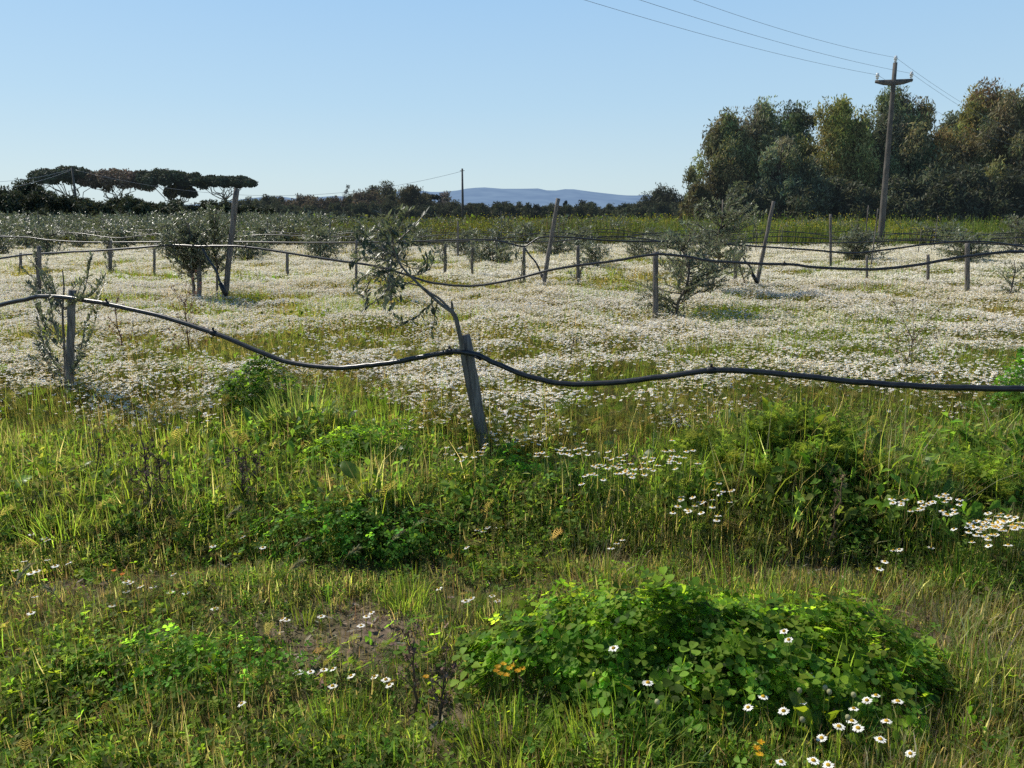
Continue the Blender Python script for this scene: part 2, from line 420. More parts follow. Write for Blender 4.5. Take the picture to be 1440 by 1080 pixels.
def euc_tree(base, H, W, label, hue, group, nclump=26, low=.2, dens=1.):
    root = empty('eucalyptus_tree', base, label, 'tree', group)
    tr = Soup(); cr = Soup(); b = np.asarray(base, float)
    lean = R.normal(0, .04, 2)
    trunk = b + np.array([[lean[0] * H * t, lean[1] * H * t, H * t * .85 - .1] for t in np.linspace(0, 1, 8)]) + np.r_[np.zeros((1, 3)), R.normal(0, .12, (7, 3)) * (1, 1, 0)]
    tube(tr, trunk, np.linspace(.24, .05, 8), 8)
    for i in range(nclump):
        t = low + (1 - low) * (i + R.random()) / nclump
        wr = W * .5 * (math.sin(math.pi * min(1, .16 + .80 * t)) ** .7) * R.uniform(.35, 1.05)
        a = R.uniform(0, 2 * math.pi)
        c = b + np.array([wr * math.cos(a) + lean[0] * H * t, wr * math.sin(a) + lean[1] * H * t, H * (t * .93)])
        k = int(np.clip(t * .85 * 7, 0, 7)); limb(tr, trunk[k], c, .07, .02, wob=.1, sides=5)
        rad = np.array([1, 1, R.uniform(.8, 1.35)]) * R.uniform(.055, .105) * H * (1.1 - .35 * t) * .92
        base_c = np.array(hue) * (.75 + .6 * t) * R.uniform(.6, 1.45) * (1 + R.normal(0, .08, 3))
        n = int(800 * dens * (rad[0] / 1.1) ** 1.6 + 100)
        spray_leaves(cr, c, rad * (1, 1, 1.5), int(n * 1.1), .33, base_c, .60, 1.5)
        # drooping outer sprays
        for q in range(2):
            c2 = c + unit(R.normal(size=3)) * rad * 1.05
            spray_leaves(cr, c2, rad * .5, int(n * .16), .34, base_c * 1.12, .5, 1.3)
    tr.build('trunk', M['oldbark'], root); cr.build('crown', M['euc'], root)
    return root

def bush_tree(name, base, H, W, label, hue, group, mat, nclump=22, size=.26, cat='tree', low=.12, perc=330, stem=.1):
    root = empty(name, base, label, cat, group); b = np.asarray(base, float); tr = Soup(); cr = Soup()
    tube(tr, b + np.array([(0, 0, -.1), (.05, 0, H * .3), (0, .05, H * .7)]), [stem, stem * .8, stem * .4], 6)
    for i in range(nclump):
        t = low + (1 - low) * ((i + R.random()) / nclump)
        wr = W * .5 * math.sqrt(max(.02, 1 - (max(0, t - .35) / .68) ** 2)) * R.uniform(.15, .85)
        a = R.uniform(0, 2 * math.pi); c = b + np.array([wr * math.cos(a), wr * math.sin(a), H * t * .9])
        limb(tr, b + (0, 0, H * .25 * t), c, stem * .35, stem * .12, wob=.1, sides=4, n=4)
        rr = R.uniform(.13, .21) * min(H, W) * (1 if t < .75 else .8)
        hc = np.array(hue) * R.uniform(.7, 1.3)
        spray_leaves(cr, c, np.array([rr, rr, rr * R.uniform(.9, 1.5)]), int(perc * R.uniform(.9, 1.5)), size * 1.5, hc, .55, .6)
    tr.build('trunk', M['oldbark'], root); cr.build('crown', mat, root)
    return root

def stone_pine(px, ytop, ybot, wpx, Y, hue, label, nc=38):
    top = at_y(px, ytop, Y); bot = at_y(px, ybot, Y); W = wpx / F * Y; th = top[2] - bot[2]
    b = np.array([top[0], Y, 0.]); root = empty('stone_pine', b, label, 'tree', 'stone pines above the dark hedge')
    tr = Soup(); cr = Soup(); fork = b + (R.normal(0, .3), 0, bot[2] * .62)
    tube(tr, [b - (0, 0, .2), b + (.1, 0, bot[2] * .3), fork], [.42, .36, .3], 8)
    for i in range(nc):
        r = math.sqrt((i + .5) / nc); a = i * 2.399 + R.normal(0, .2)
        c = b + np.array([W * .47 * r * math.cos(a), W * .47 * r * math.sin(a), 0])
        c[2] = bot[2] + th * (.42 + .42 * math.sqrt(max(0, 1 - r * r))) + R.normal(0, .3)
        (i % 3 == 0) and limb(tr, fork + (0, 0, R.uniform(-.5, 1.) * bot[2] * .12), c - (0, 0, th * .15), .11, .04, wob=.3, sides=5)
        rd = np.array([W * .105, W * .105, th * .32]) * R.uniform(.8, 1.2)
        clump_leaves(cr, c, rd, 520, .42, np.array(hue) * R.uniform(.75, 1.25), .35)
    tr.build('trunk', M['oldbark'], root); cr.build('crown', M['pine'], root)

def olive_leaves(s, path, L, spacing, col, spread=.9):
    path = np.asarray(path, float); seg = np.linalg.norm(np.diff(path, axis=0), axis=1); tot = seg.sum()
    n = max(2, int(tot / spacing)); u = np.r_[0, np.cumsum(seg)]
    tt = np.linspace(.15, 1, n) * tot
    p = np.stack([np.interp(tt, u, path[:, k]) for k in range(3)], 1)
    tg = unit(np.stack([np.interp(tt, u, np.gradient(path[:, k])) for k in range(3)], 1))
    for sgn in (-1, 1):
        side = unit(np.cross(tg, unit(R.normal(size=3) + np.array([0, 0, .01]))))
        d = unit(tg * R.uniform(.45, 1., (n, 1)) + sgn * side * spread + R.normal(0, .22, (n, 3)))
        ll = L * R.uniform(.6, 1.2, n)
        scatter(s, LEAF, LEAF_F, p, frames_y(d, np.array([0, 0, 1.])), np.stack([ll * R.uniform(1.4, 1.9, n), ll, ll], 1), jit(col, n, .25, .07))
OLC = (.12, .14, .08)
def olive_tree(base, H, W, label, group=None, nb=26, L=.055, sp=.022, col=OLC, low=.35, stem=.018, tk=None, lean=(0, 0), dens=3, name='olive_tree'):
    b = np.asarray(base, float); b = np.array([b[0], b[1], float(gz(b[0], b[1]))])
    root = empty(name, b, label, 'tree', group)
    tr = Soup(); cr = Soup()
    n = 7; t = np.linspace(0, 1, n)[:, None]
    trunk = b + t * np.array([lean[0], lean[1], H * .82]) + R.normal(0, .02 * H, (n, 3)) * (t > .05) * (1, 1, .2) - (0, 0, .05) * (t < .05)
    tube(tr, trunk, np.linspace(stem, stem * .35, n), 6)
    for i in range(nb):
        q = low + (1 - low) * (i + R.random()) / nb
        a = R.uniform(0, 6.283); k = q * .92 * (n - 1); k0 = int(k); f = k - k0
        st = trunk[k0] * (1 - f) + trunk[min(k0 + 1, n - 1)] * f
        st = st - (0, 0, .06 * H * R.random())
        wr = W * .5 * (math.sin(math.pi * (.14 + .8 * (q - low) / (1 - low))) ** .6) * R.uniform(.6, 1.12)
        en = st + np.array([wr * math.cos(a), wr * math.sin(a), R.uniform(.05, .26) * H * (1 - .3 * q)])
        pth = limb(tr, st, en, stem * .3, stem * .1, wob=.16, sides=4, n=5)
        olive_leaves(cr, pth, L, sp, col)
        for j in range(dens):
            k = R.integers(1, 5); st2 = pth[k]
            e2 = st2 + unit(R.normal(size=3) + np.array([.4 * math.cos(a), .4 * math.sin(a), .35])) * wr * R.uniform(.25, .6)
            p2 = limb(tr, st2, e2, stem * .13, stem * .07, wob=.15, sides=3, n=4)
            olive_leaves(cr, p2, L, sp, col)
    tr.build('trunk', M['bark'], root); cr.build('crown', M['olive'], root)
    return root

# --- eucalyptus grove at the right (about 70-85 m away)
G_E = 'eucalyptus trees of the tall grove'
GREEN = (.118, .128, .056); BROWN = (.142, .134, .072); DARK = (.086, .096, .056); GREY = (.112, .122, .076)
EUC = [ # px, top y, width px, Y, hue, label
    (1022, 152, 62, 71, BROWN, 'slender brownish eucalyptus at the left end of the tall grove'),
    (1052, 178, 66, 76, DARK, 'dark eucalyptus just right of the grove\'s slender end tree'),
    (1088, 134, 70, 73, GREY, 'grey-green tall eucalyptus with open top second along the grove skyline'),
    (1122, 140, 60, 78, DARK, 'dark eucalyptus behind the golden green one in the grove'),
    (1110, 188, 84, 68, GREY, 'shorter yellow-green eucalyptus standing forward in the left half of the grove'),
    (1172, 132, 78, 71, (.150, .148, .054), 'golden green full-crowned eucalyptus left of the big utility pole'),
    (1212, 168, 70, 77, GREEN, 'mid green eucalyptus directly left of the utility pole base'),
    (1243, 118, 74, 74, GREY, 'tallest eucalyptus crown right behind the pole crossarm'),
    (1292, 140, 78, 72, BROWN, 'russet brown eucalyptus just right of the utility pole'),
    (1338, 178, 84, 78, DARK, 'dark low eucalyptus in the dip of the grove skyline'),
    (1356, 156, 70, 80, GREY, 'grey eucalyptus behind the dip right of the russet one'),
    (1388, 112, 84, 71, (.165, .148, .062), 'large yellow-brown eucalyptus near the right edge of the photo'),
    (1436, 125, 92, 68, BROWN, 'brownish eucalyptus cut by the right edge of the photo'),
    (1490, 118, 90, 73, GREEN, 'green eucalyptus at the far right end of the grove'),
]
for (px, yt, wp, Y, hue, lab) in EUC:
    t = at_y(px, yt, Y); euc_tree((t[0], Y, 0), t[2] * .955, wp / F * Y * 1.38, lab, np.array(hue) * (1.36, 1.38, 1.3), G_E, 46, .08, 1.15)
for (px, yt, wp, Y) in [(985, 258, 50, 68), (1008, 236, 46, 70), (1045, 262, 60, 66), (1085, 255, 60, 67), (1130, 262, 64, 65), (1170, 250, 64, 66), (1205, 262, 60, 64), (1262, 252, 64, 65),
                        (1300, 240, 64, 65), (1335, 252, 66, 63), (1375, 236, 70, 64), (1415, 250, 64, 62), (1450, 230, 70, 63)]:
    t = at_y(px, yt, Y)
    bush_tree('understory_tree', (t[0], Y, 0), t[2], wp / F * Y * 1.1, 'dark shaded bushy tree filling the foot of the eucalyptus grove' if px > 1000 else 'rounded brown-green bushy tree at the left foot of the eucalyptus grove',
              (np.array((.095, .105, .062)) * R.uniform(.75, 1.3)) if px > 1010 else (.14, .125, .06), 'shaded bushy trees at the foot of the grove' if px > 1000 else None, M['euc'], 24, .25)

# --- dark hedge trees at left
for i, (px, yt, wp, Y) in enumerate([(-28, 268, 70, 78), (12, 275, 62, 74), (35, 262, 60, 80), (62, 274, 55, 76), (85, 284, 60, 72), (108, 283, 60, 79), (135, 288, 62, 74), (162, 286, 60, 80),
                                     (185, 284, 58, 75), (212, 290, 60, 71), (240, 287, 60, 80), (262, 294, 56, 74), (290, 288, 60, 82), (318, 290, 54, 78), (345, 294, 56, 84), (372, 296, 50, 88)]):
    t = at_y(px, yt, Y)
    bush_tree('hedge_tree', (t[0], Y, 0), t[2] * 1.05, wp / F * Y * 1.25, 'dark dense evergreen tree in the hedge below the stone pines', (.062, .072, .044), 'dark hedge trees at the left', M['hedge'], 46, .22, low=.06, perc=520)
# --- stone pines
stone_pine(93, 240, 266, 84, 150, (.085, .095, .055), 'dark umbrella-shaped stone pine, leftmost, beside the small pole')
stone_pine(163, 243, 272, 86, 152, (.21, .15, .105), 'brown withered umbrella pine between two dark stone pines')
stone_pine(240, 244, 268, 86, 150, (.08, .09, .052), 'dark wide stone pine right of the brown withered one')
stone_pine(315, 251, 265, 82, 146, (.08, .09, .052), 'flat-topped dark stone pine at the right end, above the leaning stake')
stone_pine(252, 264, 278, 40, 155, (.06, .068, .046), 'low dark stone pine under the wide flat crowns')
# --- distant treeline across the middle
FAR = 'distant trees of the low treeline'
def far_tree(px, yt, wp, Y, hue, lab, group=FAR, name='distant_tree', n=20, size=.5):
    t = at_y(px, yt, Y)
    bush_tree(name, (t[0], Y, 0), t[2], wp / F * Y * 1.35, lab, np.array(hue) * 1.55, group, M['fartree'], n, size * .8, low=.02, perc=330, stem=.12)
OLV = (.06, .062, .036); BRN = (.085, .068, .048)
for i, px in enumerate(range(345, 985, 13)):
    yt = np.interp(px, [345, 420, 480, 520, 600, 700, 800, 880, 930, 985], [281, 279, 277, 273, 284, 288, 292, 293, 280, 285]) + R.uniform(-3, 5)
    hue = BRN if (400 < px < 520 and R.random() < .75) or R.random() < .2 else OLV
    brown = hue is BRN
    far_tree(px + R.uniform(-5, 5), yt, R.uniform(36, 56), R.uniform(165, 195), np.array(hue) * R.uniform(.85, 1.15),
             'hazy brown bare-twigged tree in the distant treeline' if brown else 'hazy grey-green tree in the distant treeline', 'brownish distant trees' if brown else 'grey-green distant trees')
for i, px in enumerate(range(330, 990, 18)):
    far_tree(px + R.uniform(-6, 6), R.uniform(285, 295), R.uniform(44, 62), R.uniform(112, 130), np.array((.042, .047, .026)) * R.uniform(.8, 1.25),
             'low dark shrub-like tree in the nearer band of the treeline', 'low dark trees before the distant treeline', n=16, size=.36)
far_tree(523, 261, 30, 185, OLV, 'rounded tree rising above the treeline left of the feathery-topped one', None)
far_tree(540, 260, 40, 180, (.07, .068, .04), 'broad feathery-topped tree above the middle of the treeline', None)
far_tree(580, 262, 42, 165, (.062, .056, .030), 'upright fan-shaped brown-green tree standing out of the treeline', None, n=26)
t_ = at_y(488, 256, 180); bush_tree('distant_tree', (t_[0], 180, 0), t_[2], 3.0, 'thin spindly tree poking above the treeline at left of centre', (.12, .12, .085), None, M['fartree'], 12, .3, low=.3, perc=34, stem=.12)
far_tree(626, 271, 24, 185, (.11, .095, .085), 'pale bare-looking tree left of the lone distant pole', None, n=12)
far_tree(932, 266, 64, 130, (.048, .05, .028), 'big rounded dark tree at the right end of the treeline', None, n=34, size=.36)
far_tree(795, 278, 6, 190, (.02, .028, .02), 'narrow dark cypress just right of the leaning stake', None, name='cypress', n=10)
def small_pine():
    Y = 185; top = at_y(604, 273, Y); b = np.array([top[0], Y, 0.]); root = empty('stone_pine', b, 'tiny dark umbrella pine right of the fan-shaped tree', 'tree')
    tr = Soup(); cr = Soup(); tube(tr, [b, b + (0, 0, top[2] * .5), b + (.3, 0, top[2] - 1)], [.25, .2, .15], 6)
    for i in range(9): clump_leaves(cr, top + np.array([R.uniform(-1.8, 1.8), R.uniform(-1, 1), R.uniform(-.9, -.3)]), (1.0, 1.0, .6), 120, .45, (.03, .036, .024), .3)
    tr.build('trunk', M['oldbark'], root); cr.build('crown', M['pine'], root)
small_pine()

# ------------------------------------------------------------------ poles and wires
def bx(s, c, h, rot=None, col=(.3, .3, .3)):
    V = np.array([(x, y, z) for x in (-1, 1) for y in (-1, 1) for z in (-1, 1)], float) * h
    if rot is not None: V = V @ np.asarray(rot).T
    q = [(0, 1, 3, 2), (4, 6, 7, 5), (0, 4, 5, 1), (2, 3, 7, 6), (0, 2, 6, 4), (1, 5, 7, 3)]
    s.add(V + c, [t for a, b, c_, d in q for t in ((a, b, c_), (a, c_, d))], col)
PY = 34.0
pb_ = at_y(1237, 352, PY); pb_[2] = 0; pt_ = at_y(1259, 88, PY)
pole = empty('utility_pole', pb_, 'tall grey concrete utility pole with short crossarm standing before the eucalyptus grove', 'utility pole')
s = Soup(); tt = np.linspace(0, 1, 9)[:, None]; tube(s, pb_ + (pt_ - pb_) * tt - (0, 0, .15) * (tt == 0), np.linspace(.145, .085, 9), 12); s.build('shaft', M['pole'], pole, True)
LD = np.array([-.80, -.58, 0]); LD = LD / np.linalg.norm(LD)      # line direction, towards the front left
AD = np.array([-LD[1], LD[0], 0]); AD = AD if AD[0] > 0 else -AD
ca = at_y(1257, 113, PY)
wl = at_y(1234, 110, PY); wr_ = at_y(1281, 110, PY); half = .5 * np.linalg.norm(wr_ - wl) / 1.0
s = Soup()
V = []
ARM = np.array([1.0, -.25, 0]); ARM /= np.linalg.norm(ARM)
for sg in (-1, 1):
    e = ca + ARM * sg * half * 1.03
    prof = [(ca, .11), (ca + (e - ca) * .55, .085), (e, .035)]
    vs = []
    for (c, hh) in prof:
        for z in (.03, -2 * hh):
            for w in (-.05, .05): vs.append(c + np.array([-ARM[1], ARM[0], 0]) * w + np.array([0, 0, z]))
    Fc = []
    for i in (0, 1):
        a = 4 * i
        for (p, q) in ((0, 1), (1, 3), (3, 2), (2, 0)): Fc += [(a + p, a + q, a + q + 4), (a + p, a + q + 4, a + p + 4)]
    Fc += [(8, 9, 11), (8, 11, 10)]
    s.add(vs, Fc, (.3, .3, .3))
s.build('crossarm', M['pole'], pole)
ins = []
def insulator(p):
    s = Soup()
    zs = [(-.02, .02), (.05, .02), (.06, .055), (.10, .065), (.14, .05), (.15, .075), (.20, .08), (.24, .055), (.27, .06), (.30, .03)]
    tube(s, [p + np.array([0, 0, z]) for z, r in zs], [r for z, r in zs], 10); s.build('insulator', M['porcelain'], pole, True)
    ins.append(p + np.array([0, 0, .22]))
insulator(ca - ARM * half * .93 + (0, 0, .03)); insulator(ca + ARM * half * .93 + (0, 0, .03)); insulator(pt_ + (0, 0, -.02))
# wires: each runs on past the frame at front left, and off behind the grove at right
def wire(a, b, sag, label, r=.012, n=30, group=None, name='power_line'):
    t = np.linspace(0, 1, n)[:, None]; p = a + (b - a) * t; p[:, 2] -= (4 * sag * t * (1 - t))[:, 0]
    s = Soup(); tube(s, p, r, 5); tag(s.build(name, M['wire']), label, 'wire', group)
def through(a, px, py, dist, dxy):
    """a wire from insulator a in plan direction dxy, height chosen so it passes the photo position"""
    return None
OUTL = [(835, 0), (985, 0)]
def end_left(a, px, k=1.9):
    # plan point where sight line of px at the frame top meets the wire height
    r = ray(px, 0); z = a[2] - .35; t = (z - CH) / r[2]; q = np.array([r[0] * t, r[1] * t, z])
    e = a + (q - a) * k; e[2] = a[2] + .05; return e
lab_l = ['lowest of the three thin wires running from the crossarm to the upper left', 'middle of the three thin wires running to the upper left sky', 'uppermost thin wire running from the pole top to the upper left']
lab_r = ['thin wire from the left insulator running behind the grove at right', 'thin wire from the right insulator running behind the grove at right', 'thin wire from the pole top running down to the grove at right']
for a, px, l1, l2, dy in zip(ins, (835, 912, 985), lab_l, lab_r, (0, 0, 0)):
    e = end_left(a, px, 1.8); wire(a, e, .45, l1, .0055)
    d = unit((a - e)[None])[0]; far = a + np.array([d[0], d[1] * 1.15, 0]) * 44; far[2] = a[2] - .3; wire(a, far, .8, l2, .0055)
def far_pole(px, ytop, Y, label, lean=0.):
    t = at_y(px, ytop, Y); root = empty('utility_pole', (t[0], Y, 0), label, 'utility pole'); s = Soup()
    tube(s, [(t[0] + lean, Y, -.1), (t[0] + lean * .5, Y, t[2] * .5), t], [.16, .14, .10], 8); s.build('shaft', M['polewood'], root, True)
    s = Soup(); bx(s, t + (0, 0, -.25), (.28, .03, .03)); s.build('crossarm', M['polewood'], root)
    return t
p1 = far_pole(650, 237, 92, 'lone thin dark pole standing above the middle of the treeline')
p2 = far_pole(101, 234, 88, 'dark pole in front of the leftmost stone pine')
wire(p2 + (0, 0, -.3), p1 + (0, 0, -.3), 2.9, 'sagging thin wire between the pole by the pines and the lone distant pole', .017, 50)
for (py, l) in ((247, 'upper thin wire leaving the pine-side pole to the left'), (257, 'lower thin wire leaving the pine-side pole to the left')):
    q = at_y(0, py, 70); e = p2 + (q - p2) * 1.5; wire(p2 + (0, 0, -.25 if py < 250 else -.35), e, .5, l, .014)

# ------------------------------------------------------------------ stakes
def stake(base, top, r, label, group=None, name='wooden_stake', sides=9, taper=.9):
    base = np.array(base, float); base[2] = float(gz(base[0], base[1])); top = np.asarray(top, float)
    s = Soup(); t = np.linspace(0, 1, 14)[:, None]; p = base + (top - base) * t - (0, 0, .12) * (t == 0)
    p[1:-1] += R.normal(0, r * .06, (12, 3)) * (1, 1, 0)
    tube(s, p - base, np.linspace(r, r * taper, 14), sides, rough=.05)
    o = s.build(name, M['stake']); o.location = base
    tag(o, label, 'stake', group); return o
def stake_px(px, yt, yb, wpx, label, group=None, pxt=None, veg=.4, Y=None):
    """a stake whose foot shows at (px, yb) above growth of height veg"""
    f = at_z(px, yb, veg)
    if Y is None: Y = f[1]
    b = at_y(px, yb, Y); t = at_y(pxt if pxt is not None else px, yt, Y)
    b2 = b + (b - t) / max(.2, (t[2] - b[2])) * b[2]; b2[2] = 0
    return stake(b2, t, wpx / F * Y * .5, label, group)
C1 = rowc(0)
def r1(px, py, dy=0.):
    q = on_row(px, py, C1 + dy); return q
b = r1(688, 672); b = np.array([b[0], b[1], 0]); t = r1(654, 471)
stake(b, t, .034, 'weathered grey stake leaning left in the foreground, tied to the bent olive')
q = r1(104, 600); t = r1(102, 408); stake((r1(102, 612)[0], t[1], 0), t, .029, 'upright weathered stake in the left foreground with the sparse olive')
SP = [ # px, ytop, ybase, width, label
    (55, 346, 412, 8, 'short stake inside the thin sapling at far left'),
    (280, 350, 412, 9, 'stake under the dense round olive left of the leaning pole'),
    (548, 352, 418, 11, 'stake behind the crown of the bent foreground olive'),
    (922, 354, 432, 11, 'stout upright stake left of the big loose olive, holding the pipe'),
    (1360, 342, 406, 9, 'stake near the right edge carrying the far pipe'),
    (1305, 358, 391, 6, 'short stake left of the one near the right edge'),
    (1219, 360, 389, 5, 'short stake below the utility pole'),
    (1034, 366, 393, 7, 'short pale stake left of the leaning pole at right'),
    (995, 362, 405, 7, 'dark stake under the right half of the big loose olive'),
    (813, 346, 391, 7, 'stake with a sparse sapling right of the middle leaning pole'),
    (737, 348, 394, 6, 'thin stake wound with leaves left of the middle leaning pole'),
    (664, 338, 382, 5, 'dark thin stake right of the bent olive crown'),
    (626, 343, 383, 6, 'grey thin stake close to the bent olive crown'),
    (501, 337, 391, 5, 'dark stake at the left of the bent olive crown'),
    (404, 356, 380, 6, 'short stake right of the tall leaning pole at left'),
    (217, 346, 380, 5, 'thin stake left of the dense round olive'),
    (155, 338, 381, 7, 'stake wrapped by dark leaves in the left middle'),
    (29, 356, 373, 5, 'short stake close to the left edge'),
    (1168, 301, 373, 5, 'tall thin pale stake left of the far shrub olive'),
    (464, 312, 352, 4, 'tall thin stake left of the bent olive, far row'),
    (644, 311, 358, 4, 'tall thin dark stake in the yellow crop edge'),
]
for (px, yt, yb, w, lab) in SP: stake_px(px, yt, yb, w * .76, lab)
stake_px(317, 265, 413, 8.2, 'tall pole leaning right beside the dense round olive', pxt=333, veg=.36)
stake_px(765, 279, 395, 6.2, 'tall pole leaning right in the middle of the field', pxt=785, veg=.38)
stake_px(1065, 283, 396, 5.6, 'tall pole leaning right, right of the big loose olive', pxt=1088, veg=.38)

# ------------------------------------------------------------------ pipes
def pipe(pts, r, label, joints=(), group=None, name='irrigation_pipe'):
    p = smooth_path(pts, 7); p = p + np.cumsum(R.normal(0, .0014, p.shape), 0) * (0, 0, 1); o = Soup(); tube(o, p, r, 12)
    ob = o.build(name, M['pipe'], None, True); tag(ob, label, 'pipe', group)
    for i, j in enumerate(joints):
        d = np.linalg.norm(p - np.asarray(j), axis=1); k = int(np.clip(d.argmin(), 1, len(p) - 2))
        u = unit((p[k + 1] - p[k - 1])[None])[0]; s = Soup()
        tube(s, [p[k] - u * r * 1.4, p[k] - u * r * .9, p[k] + u * r * .9, p[k] + u * r * 1.4], [r * 1.1, r * 1.28, r * 1.28, r * 1.1], 12)
        tube(s, [p[k] + (0, 0, r), p[k] + (0, 0, r * 2.1), p[k] + (0, 0, r * 2.4)], [r * .45, r * .5, r * .3], 8)
        s.build('dripper', M['tape'], ob, True)
    return ob
dy = -.055
P1 = [(-160, 462), (-60, 440), (0, 428), (35, 420), (60, 416), (100, 419), (150, 427), (225, 445), (300, 468), (350, 490), (400, 510), (460, 519), (510, 518), (560, 511), (610, 501), (640, 498), (668, 502), (700, 514),
      (750, 532), (800, 540), (860, 539), (920, 532), (1000, 522), (1060, 523), (1150, 532), (1250, 542), (1350, 548), (1440, 549), (1560, 548), (1700, 548)]
J = lambda px, py: on_row(px, py, C1 + dy)
fp = pipe([J(*q) for q in P1], .0155, 'thick black irrigation pipe looping across the foreground between the stakes', [J(153, 428), J(303, 469), J(632, 498), J(1002, 522)])
# tie of the pipe to the stake
s = Soup(); c = J(672, 503)
tube(s, [c + (-.03, .0, .012), c + (-.005, -.022, .004), c + (.012, -.018, -.006), c + (.03, .03, -.01)], [.006, .007, .007, .006], 6); tag(s.build('pipe_tie', M['tape']), 'black tie holding the foreground pipe to the leaning stake', 'tie')
C2 = rowc(1) - .08
J2 = lambda px, py: on_row(px, py, C2)
P2 = [(-130, 385), (-60, 372), (0, 363), (40, 357), (85, 354), (130, 352), (190, 348), (240, 344), (285, 345), (310, 345), (345, 346), (400, 353), (480, 365), (530, 372), (570, 383), (610, 395), (660, 399), (710, 393),
      (760, 381), (800, 373), (860, 365), (920, 356), (960, 358), (1000, 365), (1060, 368), (1110, 369), (1160, 374), (1230, 376), (1290, 370), (1340, 361), (1400, 353), (1440, 351), (1540, 352)]
pipe([J2(*q) for q in P2], .0155, 'black irrigation pipe sagging along the second row, past the big loose olive', [J2(345, 346), J2(1100, 368)])
C3 = rowc(2) - .08
J3 = lambda px, py: on_row(px, py, C3)
P3 = [(-80, 334), (0, 333), (40, 334), (75, 338), (130, 341), (240, 340), (336, 340), (400, 341), (460, 341), (560, 340), (640, 338), (685, 337), (710, 341), (735, 347), (748, 341), (762, 334), (800, 334), (870, 339), (960, 340),
      (1000, 342), (1050, 346), (1140, 352), (1200, 357), (1250, 352), (1300, 346), (1350, 342), (1395, 343), (1440, 349), (1520, 352)]
pipe([J3(*q) for q in P3], .0155, 'black irrigation pipe along the third row with a dip left of the middle pole', [J3(1376, 342)])
for k in (3, 4, 5, 6):
    c = rowc(k); pts = []
    x0, x1 = -.8 * c * 1.1, .72 * c
    n = int((x1 - x0) / 1.6)
    for i in range(n):
        x = x0 + (x1 - x0) * i / (n - 1)
        pts.append((x, c - SL * x, 1.0 - .10 * (i % 2) + R.normal(0, .04)))
    pipe(pts, .0145, ['thin black pipe line along the fourth row', 'thin black pipe line along the fifth row', 'thin black pipe line along the sixth row', 'thin black pipe line along the seventh row'][k - 3])
def feed_hose(p0, p1, label):
    a = np.asarray(p0); b_ = np.asarray(p1); m = (a + b_) / 2 + (0.02, 0, .03)
    s = Soup(); tube(s, smooth_path([a, a * .75 + b_ * .25 + (.0, 0, .01), m, a * .2 + b_ * .8, b_], 5), .017, 8)
    o = s.build('feed_hose', M['pipe'], None, True); tag(o, label, 'hose')
    s = Soup(); u = unit((b_ - a)[None])[0]; q = a * .12 + b_ * .88; tube(s, [q - u * .1, q, q + u * .1], [.03, .036, .03], 8); s.build('coupling', M['tape'], o, True)
def foot(px, py, Y):
    q = at_y(px, py, Y); return q
feed_hose(J2(285, 350), on_row(318, 415, C2), 'dark feed hose slanting from the second-row pipe to the foot of the left leaning pole')
feed_hose(J3(737, 347), on_row(768, 397, C3), 'dark feed hose slanting to the foot of the middle leaning pole')
feed_hose(J3(1045, 362), on_row(1064, 396, C3), 'dark feed hose slanting to the foot of the right leaning pole')

